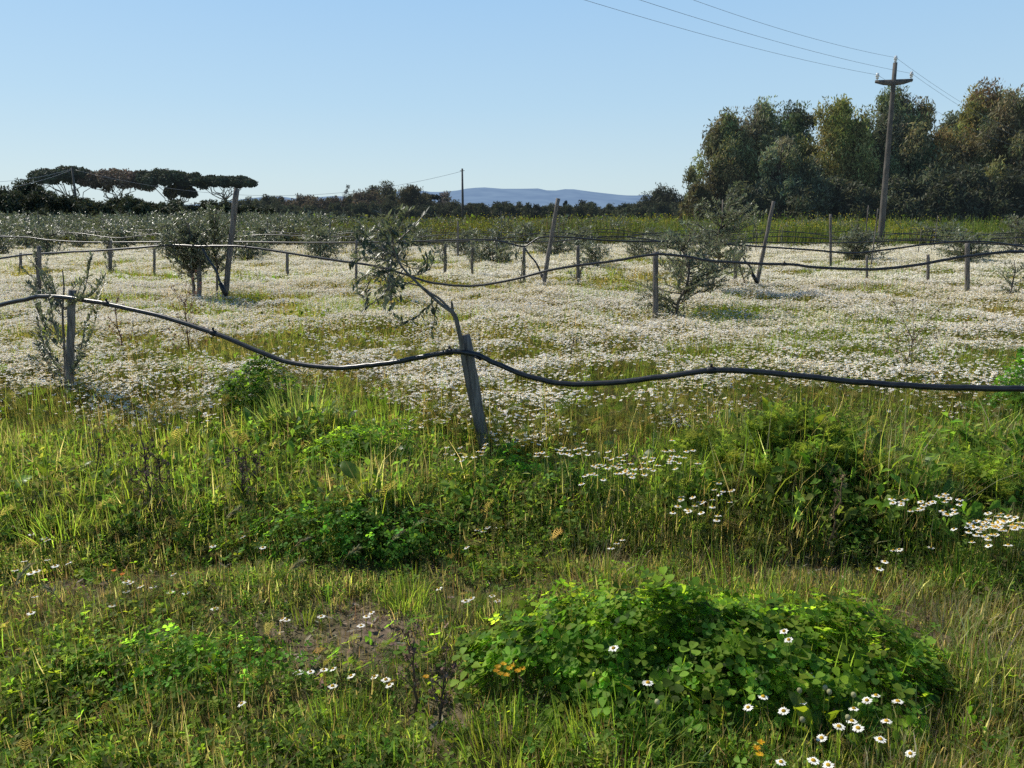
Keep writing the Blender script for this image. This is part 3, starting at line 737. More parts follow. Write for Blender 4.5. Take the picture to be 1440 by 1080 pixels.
# ------------------------------------------------------------------ olive trees
def bent_olive():
    base = r1(682, 660, .03); base[2] = 0
    root = empty('olive_tree', base, 'young olive bent over to the left, tied to the leaning foreground stake', 'tree')
    tr = Soup(); cr = Soup()
    def pp(L, dep): 
        return np.array([r1(x, y, dep + i * .012 * (1 if dep >= 0 else -1)) for i, (x, y) in enumerate(L)])
    trunk = np.r_[[base - (0, 0, .05)], pp([(674, 615), (662, 560), (652, 505), (648, 478), (641, 448), (632, 434)], -.02)]
    trunk = smooth_path(trunk, 4); tube(tr, trunk, np.interp(np.linspace(0, 1, len(trunk)), [0, .8, 1], [.017, .0135, .011]), 8, rough=.04)
    tube(tr, pp([(637, 444), (636, 430), (635, 424)], -.02), [.010, .008, .006], 6)
    main = smooth_path(pp([(634, 438), (618, 426), (600, 410), (583, 394), (566, 376), (556, 358), (552, 338), (550, 318)], -.02), 4)
    tube(tr, main, np.linspace(.0105, .004, len(main)), 7, rough=.05)
    sec = smooth_path(pp([(632, 434), (618, 420), (604, 411), (590, 402), (572, 398), (556, 394), (540, 380), (520, 372)], .03), 4)
    tube(tr, sec, np.linspace(.0075, .003, len(sec)), 6)
    BR = [ # branch chains in the photo, depth offset
        ([(556, 358), (545, 335), (540, 318), (536, 300)], .05), ([(552, 338), (562, 318), (568, 305), (572, 298)], -.05), ([(553, 345), (575, 325), (588, 312), (598, 300)], .1),
        ([(556, 362), (530, 345), (515, 330), (505, 312)], -.08), ([(550, 350), (525, 350), (505, 340), (498, 325)], .1), ([(560, 370), (535, 365), (512, 362), (492, 368)], -.1),
        ([(566, 376), (540, 385), (520, 395), (505, 415)], .06), ([(572, 384), (555, 400), (545, 415), (538, 428)], -.06), ([(583, 394), (560, 402), (545, 395), (530, 388)], -.12),
        ([(560, 368), (582, 378), (598, 372), (604, 360)], .12), ([(575, 388), (592, 385), (606, 375), (612, 352)], .02), ([(540, 380), (520, 385), (506, 392), (496, 402)], .12),
        ([(612, 421), (590, 442), (572, 452), (560, 458)], .05), ([(520, 395), (515, 410), (518, 425), (512, 438)], .05),
        ([(545, 405), (535, 418), (520, 428), (510, 436)], -.04), ([(552, 340), (535, 325), (527, 310), (522, 308)], -.12), ([(615, 424), (612, 440), (610, 455), (606, 470)], .04),
        ([(548, 330), (556, 312), (560, 302), (563, 296)], .08), ([(530, 360), (512, 350), (506, 335), (503, 322)], .0), 
        ([(562, 365), (548, 352), (532, 356), (520, 350)], .15), ([(552, 352), (560, 338), (574, 342), (582, 335)], -.1), ([(558, 395), (552, 408), (556, 420), (548, 432)], .08),
        ([(556, 360), (544, 358), (533, 338), (530, 322)], .1), ([(552, 348), (542, 330), (548, 318), (545, 305)], -.14), ([(560, 372), (546, 380), (534, 372), (522, 378)], .18), ([(566, 380), (556, 392), (540, 402), (528, 410)], .12)]
    for L, dep in BR:
        p = smooth_path(pp(L, dep), 3); p[0] = p[0]; tube(tr, p, np.linspace(.0036, .0016, len(p)), 5)
        olive_leaves(cr, p, .05, .019, (.078, .095, .05), .8)
        for j in range(2):
            k = R.integers(2, len(p) - 2); e2 = p[k] + unit(R.normal(size=3) + np.array([-.2, 0, .3])) * R.uniform(.05, .11)
            p2 = limb(tr, p[k], e2, .0018, .0012, wob=.1, sides=4, n=4); olive_leaves(cr, p2, .046, .018, (.078, .095, .05), .8)
    tr.build('trunk', M['bark'], root, True); cr.build('crown', M['olive'], root)
bent_olive()
def sparse_olive():
    base = r1(92, 600, .1); base[2] = 0
    root = empty('olive_tree', base, 'sparse small-leaved olive around the left foreground stake', 'tree'); tr = Soup(); cr = Soup()
    def pp(L, dep): return np.array([r1(x, y, .08 + dep * (.3 + i * .35)) for i, (x, y) in enumerate(L)])
    tk = np.r_[[base], pp([(92, 560), (92, 520), (90, 480), (88, 440), (90, 405), (88, 380)], .01)]; tube(tr, smooth_path(tk, 3), np.linspace(.013, .004, (len(tk) - 1) * 3 + 1), 6)
    BR = []
    for i in range(30):
        y0 = R.uniform(425, 565); sg = -1 if R.random() < .55 else 1; w = R.uniform(20, 58)
        BR.append(([(91, y0), (91 + sg * w * .35, y0 - 10), (91 + sg * w * .7, y0 - R.uniform(18, 40)), (91 + sg * w, y0 - R.uniform(30, 80))], R.uniform(-.25, .3)))
    BR += [([(92, 420), (108, 400), (118, 395), (128, 402)], .1), ([(90, 430), (70, 415), (55, 408), (45, 405)], -.1), ([(91, 520), (70, 500), (58, 470), (52, 440)], .05), ([(92, 530), (75, 515), (62, 505), (48, 470)], -.15)]
    for L, dep in BR:
        p = smooth_path(pp(L, dep), 3); tube(tr, p, np.linspace(.0035, .0015, len(p)), 5); olive_leaves(cr, p, .044, .021, (.085, .10, .055), .7)
    tr.build('trunk', M['bark'], root, True); cr.build('crown', M['olive'], root)
sparse_olive()
def olive_px(px, yb, Y, ytop, wpx, label, group=None, **k):
    b = at_y(px, yb, Y); t = at_y(px, ytop, Y)
    return olive_tree((b[0], Y, 0), t[2] * 1.0, wpx / F * Y * .82, label, group, **k)
Yq = lambda px, yb, v=.4: float(at_z(px, yb, v)[1])
Y2 = Yq(280, 412)
olive_px(272, 405, Y2, 286, 84, 'dense round dark olive beside the tall leaning pole at left', nb=80, low=.50, sp=.021, dens=5, col=(.10, .112, .06), lean=(.02, 0), stem=.03)
olive_px(303, 405, Y2 + .6, 268, 64, 'lighter green upright olive just behind the dense round one', nb=44, low=.45, sp=.022, dens=4, col=(.16, .185, .075), lean=(.08, 0), stem=.025)
olive_px(58, 411, Yq(55, 412), 332, 48, 'thin grey sapling at far left above the foreground pipe', nb=18, low=.25, dens=2, sp=.028)
olive_px(548, 415, Yq(548, 418) + .1, 345, 34, 'small sapling hidden behind the crown of the bent olive', nb=14, low=.4, dens=2, sp=.03)
Y9 = Yq(922, 432)
olive_px(952, 425, Y9 + .25, 292, 170, 'big loose olive leaning right over its stout stake', nb=52, low=.24, sp=.028, dens=3, lean=(.15, .1), stem=.028, col=(.14, .16, .08))
Y13 = Yq(995, 405)
olive_px(1000, 404, Y13, 244, 140, 'tall feathery olive behind the big loose one, its tips against the grove', nb=52, low=.36, sp=.03, dens=3, col=(.16, .175, .09), lean=(.15, 0), stem=.03, L=.065)
olive_px(1040, 392, Y13 + 1.4, 318, 44, 'small olive left of the right leaning pole', nb=18, low=.4, dens=2, sp=.03, L=.06)
olive_px(1200, 372, 21.5, 300, 58, 'pale grey shrub olive with several stems left of the utility pole', nb=46, low=.12, sp=.03, dens=3, L=.075, col=(.15, .16, .10), stem=.03)
olive_px(155, 380, Yq(155, 381), 322, 22, 'narrow dark-leaved sapling on its stake in the left middle', nb=18, low=.15, dens=2, sp=.03, L=.06, col=(.055, .065, .04))
olive_px(815, 390, Yq(813, 391), 338, 40, 'sparse grey sapling right of the middle leaning pole', nb=14, low=.15, dens=2, sp=.04, L=.06)
olive_px(735, 393, Yq(737, 394), 345, 24, 'tiny leafy sapling left of the middle leaning pole', nb=9, low=.1, dens=2, sp=.03, L=.055)
olive_px(1425, 392, 11.5, 352, 50, 'dark low olive foliage at the right edge below the pipes', nb=18, low=.25, dens=2, sp=.03)
olive_px(1428, 352, 26, 290, 62, 'tall pale olive at the right edge in front of the grove', nb=36, low=.2, sp=.035, dens=3, L=.09, col=(.14, .15, .09), stem=.03)
olive_px(625, 383, Yq(626, 383), 316, 34, 'grey sapling crown right of the bent olive, on the grey thin stake', nb=18, low=.45, dens=2, sp=.035, L=.06)
olive_px(664, 382, Yq(664, 382), 322, 30, 'grey sapling crown on the dark thin stake right of the bent olive', nb=14, low=.45, dens=2, sp=.04, L=.06)
# saplings of the far rows
ROWN = ['fourth', 'fifth', 'sixth', 'seventh', 'eighth', 'ninth', 'tenth', 'eleventh', 'twelfth']
protos = []
for i in range(5):
    b_ = (0, -200 - 5 * i, 0)
far_protos = None
for k in range(3, 12):
    c = rowc(k); x = -.80 * c * 1.22
    while True:
        x += R.uniform(1.9, 2.6) if x < -.25 * c else R.uniform(2.5, 3.3); y = c - SL * x
        if x > .74 * y: break
        u = x / y
        if abs(u) > .78: continue
        keep = .97 if u < -.25 else (.88 if u < .2 else .42)
        H = R.uniform(1.15, 1.5) * (1 + .012 * (y - 22)) * (1.05 if u < -.25 else .88)
        lab = 'grey-green olive sapling in the %s row back from the camera' % ROWN[k - 3]
        if R.random() < keep:
            if far_protos is None or (len(far_protos) < 7):
                o = olive_tree((x, y, 0), H, R.uniform(1.2, 1.7), lab, 'olive saplings of the %s row' % ROWN[k - 3], nb=44, low=.25, sp=.05, L=.10, dens=3, col=(.14, .16, .10), stem=.025)
                far_protos = (far_protos or []) + [(o, H)]
            else:
                src, h0 = far_protos[R.integers(len(far_protos))]
                o = src.copy(); COL.objects.link(o); o.location = (x, y, float(gz(x, y))); f = H / h0
                o.scale = (f * R.uniform(.85, 1.2), f, f); o.rotation_euler = (0, 0, R.uniform(0, 6.28))
                tag(o, lab, 'tree', 'olive saplings of the %s row' % ROWN[k - 3])
                for ch in src.children:
                    cc = ch.copy(); COL.objects.link(cc); cc.parent = o
        if R.random() < .75:
            hh = R.uniform(.95, 1.15) if R.random() < .72 else R.uniform(1.5, 1.9)
            dx = R.normal(0, .05)
            stake((x + .12, y - .1, 0), (x + .12 + dx, y - .1, hh), .015, 'slim grey stake along the %s row back from the camera' % ROWN[k - 3], 'stakes of the %s row' % ROWN[k - 3], sides=6)

# ------------------------------------------------------------------ field vegetation
EDGE = [(-300, 560), (0, 562), (60, 590), (150, 592), (300, 580), (335, 548), (420, 532), (520, 545), (600, 578), (660, 598), (720, 605), (850, 612), (940, 590), (1040, 566), (1150, 556), (1300, 566), (1440, 580), (1700, 590)]
_E = np.array([at_z(x, y, .28) for x, y in EDGE]); _eu = _E[:, 0] / _E[:, 1]
def edge_y(x, y):
    return np.interp(x / np.maximum(y, .1), _eu, _E[:, 1])
GAPS = [(np.array([-3.15, 4.75, 0]), .32, .5)] + [(at_z(px, py, .28), rx, ry) for px, py, rx, ry in [(1010, 500, 1.3, .5), (1390, 520, .8, .5), (1150, 478, .8, .35), (500, 472, .8, .35), (770, 470, .6, .35), (880, 448, .7, .35), (850, 545, .9, .22), (1190, 556, .9, .3), (50, 475, .5, .4),
    (300, 500, .5, .2), (175, 520, .35, .3), (640, 455, .4, .35), (900, 405, 1.2, .5), (1220, 412, 1.3, .5), (400, 418, 1.0, .4), (240, 440, .7, .3), (560, 400, 1.2, .5), (1340, 440, 1.0, .4), (690, 560, .4, .2), (1050, 440, 1., .35), (420, 445, .8, .3)]]
def gapf(x, y):
    g = np.zeros_like(x)
    for (c, rx, ry) in GAPS:
        g = np.maximum(g, np.exp(-((x - c[0]) / rx) ** 2 - ((y - c[1]) / ry) ** 2) * (.45 + 1.1 * fbm(x * 2.5 + c[0], y * 3.5, 2)))
    return np.clip(g * 1.25, 0, 1)
def carpet_density(x, y):
    e = edge_y(x, y)
    near = sst(-.25, .3, y - e + .75 * (fbm(x * 1.6, y * 1.6) - .5))
    a = fbm(x * .45 + 3, y * .75 + 8, 3); b_ = fbm(x * 1.6 + 31, y * 2.2 + 2, 3)
    c_ = fbm(x * .28 + 71, y * .55 + 13, 2)
    p = .03 + .97 * sst(.435, .525, .42 * a + .40 * b_ + .18 * c_ + .022)
    far = 1 - .85 * sst(31, 37, y + 2.5 * (fbm(x * .3, y * .3) - .5))
    return near * p * far * (1 - .93 * gapf(x, y))
def carpet_h(x, y):
    return .20 + .17 * fbm(x * 1.1 + 7, y * 1.1 + 60, 3) + .13 * fbm(x * 3.1 + 2, y * 3.6, 2) + .03 * fbm(x * 9, y * 9, 1)
def field_pts(n, y0, y1, margin=.80, pw=1.0):
    """points spread evenly over the ground wedge the photo covers"""
    y = np.sqrt(R.uniform(y0 ** 2, y1 ** 2, n)); x = y * R.uniform(-margin, margin, n); return x, y
def strew(dens_max, y0, y1, fn, margin=.80):
    area = margin * (y1 ** 2 - y0 ** 2); n = int(area * dens_max); x, y = field_pts(n, y0, y1, margin)
    k = R.random(n) < fn(x, y); return x[k], y[k]

def sun_normals(n, tilt=.35, toward=.25):
    return unit(np.array([0, 0, 1.]) + SUN * toward + R.normal(0, tilt, (n, 3)) * (1, 1, .2))
WHITE = (.93, .91, .835)
cs = Soup()
for (y0, y1, dm, tpl, size) in ((3.6, 8.0, 2700, D1, .0275), (8.0, 14.0, 2200, D1, .0295), (14., 24., 1250, D2, .037), (24., 38., 640, D2, .048)):
    x, y = strew(dm, y0, y1, carpet_density)
    # gather flowers into loose bunches
    n = len(x); x = x + R.normal(0, .02, n); y = y + R.normal(0, .02, n)
    z = gz(x, y) + carpet_h(x, y) - np.abs(R.normal(0, .028, n)) + R.normal(0, .010, n)
    z -= .12 * (1 - sst(0, .5, y - edge_y(x, y)))
    colr = jit(WHITE, n, .08, .02) * np.where(R.random((n, 1)) < .15 + .35 * sst(.45, .6, fbm(x * .6 + 31, y * .8 + 5, 2))[:, None], np.array([1., .955, .80]), 1.)
    brown = R.random(n) < .025; colr[brown] = jit((.42, .33, .20), brown.sum(), .2)
    scatter(cs, tpl[0], tpl[1], np.stack([x, y, z], 1), frames_z(sun_normals(n, .26, .08)), size * R.uniform(.72, 1.15, n), colr, tpl[2])
tag(cs.build('daisy_carpet', M['petal']), 'dense carpet of small white daisies covering the field', 'flowers', None, 'stuff')

# undergrowth of the carpet: stems and feathery leaves
us = Soup()
for (y0, y1, dm, w, segs) in ((3.8, 8., 2000, .0045, 2), (8., 15., 900, .008, 2), (15., 25., 380, .014, 2), (25., 40., 170, .022, 2)):
    def fn(x, y):
        return sst(-.3, .2, y - edge_y(x, y)) * (.75 + .25 * fbm(x * 2, y * 2))
    x, y = strew(dm, y0, y1, fn); n = len(x)
    h = carpet_h(x, y) * R.uniform(.55, 1.04, n) * (1 + .45 * (R.random(n) < .12) + .3 * gapf(x, y) * R.random(n))
    tone = fbm(x * .7 + 11, y * .7 + 70, 3)[:, None]
    c1 = pick([(.17, .20, .05), (.26, .23, .09), (.33, .26, .14), (.13, .17, .045)], [4, 3, 2.2, 3], n)
    c1 = c1 * (.8 + .4 * tone)
    rust = .7 * sst(.47, .60, fbm(x * 1.2 + 55, y * .8 + 21, 3)); c1 = c1 * (1 - rust[:, None]) + jit((.34, .275, .14), n) * rust[:, None]
    blades(us, np.stack([x, y, gz(x, y)], 1), h, w * R.uniform(.6, 1.4, n), R.uniform(0, 6.283, n), R.normal(0, .16, n), R.normal(0, .35, n), c1, segs)
x, y = strew(1400, 3.8, 7.5, lambda x, y: sst(-.3, .1, y - edge_y(x, y)) * .8); n = len(x)
z = gz(x, y) + carpet_h(x, y) * R.uniform(.1, .86, n)
d = unit(R.normal(size=(n, 3)) * (1, 1, .4) + np.array([0, 0, .5]))
scatter(us, FTV, FTF, np.stack([x, y, z], 1), frames_y(d, np.array([0, 0, 1.])), R.uniform(.05, .10, n), pick([(.085, .125, .03), (.13, .15, .045), (.18, .15, .06)], [4, 3, 1.6], n))
x, y = strew(330, 7.5, 15, lambda x, y: .9 + 0 * x); n = len(x)
z = gz(x, y) + carpet_h(x, y) * R.uniform(.1, .9, n)
d = unit(R.normal(size=(n, 3)) * (1, 1, .4) + np.array([0, 0, .5]))
scatter(us, CARD, CARD_F, np.stack([x, y, z], 1), frames_z(d), R.uniform(.03, .07, n), pick([(.085, .115, .03), (.15, .145, .05), (.20, .155, .075)], [4, 3, 2.2], n))
tag(us.build('flower_undergrowth', M['feather']), 'green and straw-brown stems and feathery leaves under the daisies', 'undergrowth', None, 'stuff')

# green tufts rising through the carpet
gs = Soup()
for (y0, y1, dm, w) in ((4.2, 12., 900, .008), (12., 24., 240, .016)):
    def fn(x, y): return np.maximum(sst(.60, .72, fbm(x * .9 + 90, y * .8 + 33, 3)), gapf(x, y) * sst(.42, .58, fbm(x * 1.1 + 9, y * 1.1 + 3, 2))) * sst(0, .6, y - edge_y(x, y))
    x, y = strew(dm, y0, y1, fn); n = len(x)
    h = carpet_h(x, y) * R.uniform(.8, 1.35, n)
    blades(gs, np.stack([x, y, gz(x, y)], 1), h, w * R.uniform(.6, 1.3, n), R.uniform(0, 6.283, n), R.normal(0, .2, n), R.normal(.2, .5, n), pick([(.15, .22, .04), (.20, .26, .06)], [1, 1], n), 3)
tag(gs.build('field_grass', M['grass']), 'green grass tufts growing up between the field daisies', 'grass', None, 'stuff')

# tall yellow-green crop behind the daisies
ks = Soup(); ys_ = Soup()
def crop_f(x, y):
    return sst(33, 37, y + 2.5 * (fbm(x * .3, y * .3) - .5)) * (.55 + .45 * sst(-.55, -.2, x / y))
for (y0, y1, dm, w) in ((31, 48, 60, .05), (48, 75, 26, .085), (75, 125, 8, .17)):
    x, y = strew(dm, y0, y1, crop_f); n = len(x)
    hh = (.85 + .55 * fbm(x * .18 + 4, y * .18, 3) + .30 * fbm(x * .9, y * .9, 2) + .55 * (R.random(n) < .06)) * (.8 + .2 * sst(34, 44, y)) * np.where(x / y < -.3, .8, 1.)
    h = hh * R.uniform(.7, 1.06, n)
    blades(ks, np.stack([x, y, gz(x, y)], 1), h, w * R.uniform(.6, 1.4, n), R.uniform(0, 6.283, n), R.normal(0, .12, n), R.normal(0, .3, n), pick([(.145, .205, .05), (.18, .22, .06), (.12, .155, .06), (.19, .19, .10)], [4, 3, 2, 2], n) * (1 - .46 * sst(.30, .02, x / y)[:, None] * np.array([.75, 1, .5])), 3)
    k = R.random(n) < .55; x2, y2, h2 = x[k], y[k], h[k]; m = len(x2)
    scatter(ks, CARD, CARD_F, np.stack([x2, y2, h2 * R.uniform(.55, 1., m)], 1), frames_z(unit(R.normal(size=(m, 3)))), w * 2.0 * R.uniform(.6, 1.4, m), pick([(.10, .16, .03), (.15, .20, .04)], [1, 1], m))
    yl = sst(.50, .66, fbm(x * .16 + 60, y * .10 + 4, 3)) * sst(-.25, .15, x / y); k = R.random(n) < (.03 + .75 * yl); x2, y2, h2 = x[k], y[k], h[k]
    for q in range(2):
        m = len(x2)
        scatter(ys_, CARD, CARD_F, np.stack([x2 + R.normal(0, .08, m), y2 + R.normal(0, .08, m), h2 * R.uniform(.82, 1.08, m)], 1), frames_z(unit(R.normal(size=(m, 3)))), w * 1.1 * R.uniform(.5, 1.3, m), pick([(.50, .42, .03), (.42, .40, .05)], [1, 1], m))
tag(ks.build('mustard_crop', M['crop']), 'band of tall green mustard plants behind the daisy field', 'crop', None, 'stuff')
tag(ys_.build('mustard_flowers', M['yellow']), 'yellow mustard blossom on top of the green crop', 'flowers', None, 'stuff')

# ------------------------------------------------------------------ foreground vegetation
BL = [] # canopy blobs: centre, rx, ry, height
def blob(px, py, h, rx, ry, H): q = at_z(px, py, h); BL.append((q[0], q[1], rx, ry, H))
blob(40, 700, .12, .9, .45, .27); blob(250, 690, .15, .6, .5, .26); blob(430, 610, .2, .55, .35, .46); blob(520, 720, .12, .5, .28, .34); blob(640, 690, .15, .6, .32, .32)
blob(820, 690, .15, .5, .32, .30); blob(960, 690, .15, .4, .3, .32); blob(1120, 670, .25, .55, .42, .50); blob(1260, 690, .22, .45, .38, .46); blob(1400, 640, .2, .6, .35, .40)
blob(1420, 780, .08, .5, .25, .22); blob(150, 940, .06, .5, .22, .17); blob(330, 900, .06, .35, .16, .17); blob(1390, 950, .06, .3, .3, .2); blob(330, 560, .2, .25, .2, .36); blob(700, 640, .2, .3, .2, .3)
def canopy(x, y):
    h = .06 + .05 * fbm(x * 3, y * 3) + .125 * sst(3.0, 3.5, y)
    for (cx, cy, rx, ry, H) in BL:
        r2 = ((x - cx) / rx) ** 2 + ((y - cy) / ry) ** 2
        h = np.maximum(h, H * .82 * np.exp(-r2 * 1.1) * (.6 + .8 * fbm(x * 5 + cx, y * 5, 2)))
    bb = np.zeros_like(h)
    for (c, rx, ry) in BARE: bb = np.maximum(bb, np.exp(-((x - c[0]) / rx) ** 2 / 1.6 - ((y - c[1] + .06) / ry) ** 2 / 3))
    h = h * (1 - .5 * np.exp(-((x + 3.05) / .3) ** 2 - ((y - 4.75) / .4) ** 2)); q_ = at_z(690, 665, .05); h = h * (1 - .55 * np.exp(-((x - q_[0]) / .35) ** 2 - ((y - q_[1] + .15) / .35) ** 2))
    return h * (1 - .62 * np.clip(bb, 0, 1))
BARE = [(at_z(60, 830), .4, .07), (at_z(330, 800), .3, .06), (at_z(860, 790), .3, .05), (at_z(400, 940), .2, .07), (at_z(1300, 900), .14, .08), (at_z(650, 960), .12, .08), (at_z(465, 885), .44, .17), (at_z(555, 905), .30, .14), (at_z(520, 800), .35, .08), (at_z(1262, 862), .16, .08), (at_z(700, 830), .25, .08), (at_z(240, 810), .3, .06), (at_z(1140, 800), .3, .07), (at_z(620, 1010), .12, .06)]
def bare(x, y):
    b_ = np.zeros_like(x)
    for (c, rx, ry) in BARE: b_ = np.maximum(b_, np.exp(-((x - c[0]) / rx) ** 2 - ((y - c[1]) / ry) ** 2) * (.5 + fbm(x * 7, y * 7, 2)))
    return np.clip(b_, 0, 1)
MC = at_z(990, 925, .08); MRX, MRY, MH = .80, .34, .175
def in_mound(x, y):
    r2 = ((x - MC[0]) / MRX) ** 2 + ((y - MC[1]) / MRY) ** 2
    return np.clip(1 - r2 * (.75 + .5 * fbm(x * 3, y * 3)), 0, 1)
def fore(x, y): return 1 - sst(-.15, .25, y - edge_y(x, y))
FY0, FY1 = 1.15, 5.6
# grass
gr = Soup()
def fg(x, y):
    patch = .16 + .84 * sst(.38, .6, fbm(x * 1.8 + 5, y * 1.8 + 77, 3))
    return fore(x, y) * patch * (1 - .97 * bare(x, y)) * (1 - .9 * (in_mound(x, y) > .12)) * (1 - .5 * sst(3.1, 3.5, y))
x, y = strew(9000, FY0, FY1, fg, .86); n = len(x)
h = canopy(x, y) * R.gamma(5, .2, n).clip(.3, 1.9)
dryf = sst(.5, .68, fbm(x * 1.1 + 200, y * 1.1 + 10, 3))
dryr = np.clip(dryf + sst(.42, .62, x / y) * sst(3.2, 2.5, y) * .7, 0, 1)
g = pick([(.150, .225, .036), (.205, .285, .05), (.105, .17, .03), (.28, .31, .085)], [4, 3.5, 2.5, 1.5], n); dr = pick([(.32, .285, .165), (.24, .22, .12), (.42, .38, .25)], [3, 2, 1.5], n)
m = (R.random(n) < .2 + .5 * np.maximum(dryr, .8 * np.exp(-((y - 2.95) / .35) ** 2)))[:, None]; colr = np.where(m, dr, g)
blades(gr, np.stack([x, y, gz(x, y)], 1), h, .0042 * R.uniform(.5, 1.5, n) * (1 + h), R.uniform(0, 6.283, n), R.normal(0, .28, n), R.normal(.35, .6, n), colr, 3, tipcol=colr * np.array([1.3, 1.15, 1.2]))
# taller wide blades in the lush band
x, y = strew(650, 2.6, FY1, lambda x, y: fore(x, y) * sst(.2, .36, canopy(x, y)) * sst(.4, .6, fbm(x * 2.4 + 9, y * 2.4 + 1)), .86); n = len(x)
h = canopy(x, y) * R.uniform(.8, 1.45, n)
c_ = pick([(.165, .25, .04), (.22, .30, .06), (.31, .33, .095)], [3, 3, 1], n)
blades(gr, np.stack([x, y, gz(x, y)], 1), h, .009 * R.uniform(.6, 1.4, n), R.uniform(0, 6.283, n), R.normal(0, .14, n), R.normal(.3, .5, n), c_, 4)
tag(gr.build('meadow_grass', M['grass']), 'mixed green and dry grass covering the foreground verge', 'grass', None, 'stuff')
# fine mat of low feathery weeds
fs_ = Soup(); fs_b = Soup()
def ff(x, y): return fore(x, y) * (.25 + .75 * sst(.42, .62, fbm(x * 2.1 + 66, y * 2.1 + 3, 3))) * (1 - .9 * bare(x, y)) * (1 - .8 * (in_mound(x, y) > .15))
for (y0_, y1_, dn_, s0, s1) in ((FY0, 3.1, 2200, .022, .055), (3.1, FY1, 2800, .05, .12)):
    x, y = strew(dn_, y0_, y1_, ff, .86); n = len(x)
    z = gz(x, y) + canopy(x, y) * R.uniform(.05, .9, n) * .9
    d = unit(R.normal(size=(n, 3)) * (1, 1, .5) + np.array([0, 0, .55]))
    tone = fbm(x * 1.3 + 300, y * 1.3, 3)[:, None]
    cc = pick([(.125, .180, .045), (.17, .215, .06), (.26, .225, .10), (.13, .145, .075)], [4, 3, 2.2, 2.], n) * (.75 + .5 * tone)
    pp_ = np.stack([x, y, z], 1); v_ = R.integers(5, size=n); sz = R.uniform(s0, s1, n); fr = frames_y(d, np.array([0, 0, 1.]))
    for q in range(5):
        k = v_ == q; scatter(fs_, FTS[q], FTF, pp_[k], fr[k], sz[k], cc[k])
# small-leaved weed sprigs
x, y = strew(1700, FY0, FY1, lambda x, y: fore(x, y) * (.2 + .8 * sst(.4, .6, fbm(x * 1.9 + 166, y * 1.9 + 93, 3))) * (1 - .93 * bare(x, y)) * (1 - .8 * (in_mound(x, y) > .15)), .86); n = len(x)
d = unit(R.normal(size=(n, 3)) * (.55, .55, .1) + np.array([0, 0, 1.])); sz = canopy(x, y) * R.uniform(.6, 1.35, n) + .02; v_ = R.integers(5, size=n)
fr = frames_y(d); cc = pick([(.135, .225, .04), (.10, .175, .035), (.18, .25, .06), (.17, .17, .075)], [3, 3, 2, 1], n); pp_ = np.stack([x, y, gz(x, y)], 1)
for q in range(5):
    k = v_ == q; scatter(fs_, SPR[q][0], SPR[q][1], pp_[k], fr[k], np.stack([sz[k] * .6 + .03, sz[k], sz[k] * .6 + .03], 1), cc[k])
# wiry stems
x, y = strew(2300, FY0, FY1, lambda x, y: fore(x, y) * (1 - .6 * bare(x, y)) * (1 - .85 * (in_mound(x, y) > .15)) * .8, .86); n = len(x)
h = canopy(x, y) * R.uniform(.7, 1.5, n) + .03
blades(fs_, np.stack([x, y, gz(x, y)], 1), h, np.full(n, .0028), R.uniform(0, 6.283, n), R.normal(0, .25, n), R.normal(0, .4, n), pick([(.20, .15, .085), (.14, .15, .06), (.30, .24, .15), (.11, .07, .05)], [3, 2, 3, 1.5], n), 2)
tag(fs_.build('feathery_weeds', M['feather']), 'fine feathery weeds and wiry stems mixed through the verge', 'weeds', None, 'stuff')
x, y = strew(420, 2.9, FY1, lambda x, y: fore(x, y) * sst(.16, .3, canopy(x, y)) * sst(.38, .6, fbm(x * 1.7 + 19, y * 1.7 + 41)), .86); n = len(x)
d = unit(R.normal(size=(n, 3)) * (1, 1, .4) + np.array([0, 0, .9])); ll = R.uniform(.06, .15, n)
scatter(fs_b, BRV, BRF, np.stack([x, y, gz(x, y) + canopy(x, y) * R.uniform(.25, .95, n)], 1), frames_y(d, np.array([0, 0, 1.])), np.stack([ll * R.uniform(.9, 1.5, n), ll, ll], 1), pick([(.12, .215, .034), (.165, .27, .042), (.09, .165, .034)], [3, 2, 3], n))
tag(fs_b.build('leafy_weeds', M['broad']), 'broad-leaved weeds mixed through the lush band below the pipe', 'weeds', None, 'stuff')
# litter of dry bits on the bare soil
ls = Soup(); x, y = strew(1500, FY0, 4.2, lambda x, y: fore(x, y) * (.25 + .5 * bare(x, y)), .86); n = len(x)
d = unit(R.normal(size=(n, 3)) * (1, 1, .18)); ll = R.uniform(.015, .06, n)
scatter(ls, LEAF, LEAF_F, np.stack([x, y, gz(x, y) + R.uniform(.004, .02, n)], 1), frames_y(d, np.array([0, 0, 1.])), np.stack([ll * R.uniform(.3, 1.2, n), ll, ll], 1), pick([(.30, .25, .17), (.20, .15, .09), (.42, .37, .28)], [3, 3, 1.4], n))
tag(ls.build('dry_litter', M['dry']), 'dry leaf and straw litter on the bare soil patches', 'litter', None, 'stuff')
# clover as ground cover
cl = Soup()
def cf(x, y):
    q = sst(.5, .63, fbm(x * 1.5 + 400, y * 1.5 + 12, 3))
    bl = sst(2.6, 2.0, y) * sst(.1, -.25, x / y) * .34
    mid = np.exp(-((x + .55) / .9) ** 2 - ((y - 3.75) / .5) ** 2) * 1.1 + np.exp(-((x - .1) / .6) ** 2 - ((y - 3.7) / .35) ** 2) + np.exp(-((x + 1.3) / .35) ** 2 - ((y - 4.3) / .3) ** 2)
    return fore(x, y) * np.clip(q * .6 + bl + mid, 0, 1) * (1 - .9 * bare(x, y)) * (1 - (in_mound(x, y) > .1))
x, y = strew(2100, FY0, FY1, cf, .86); n = len(x)
z = gz(x, y) + canopy(x, y) * (1 - .75 * R.random(n) ** 1.6) * .95
nor = unit(np.array([0, 0, 1.]) + R.normal(0, .42, (n, 3)) + SUN * .25)
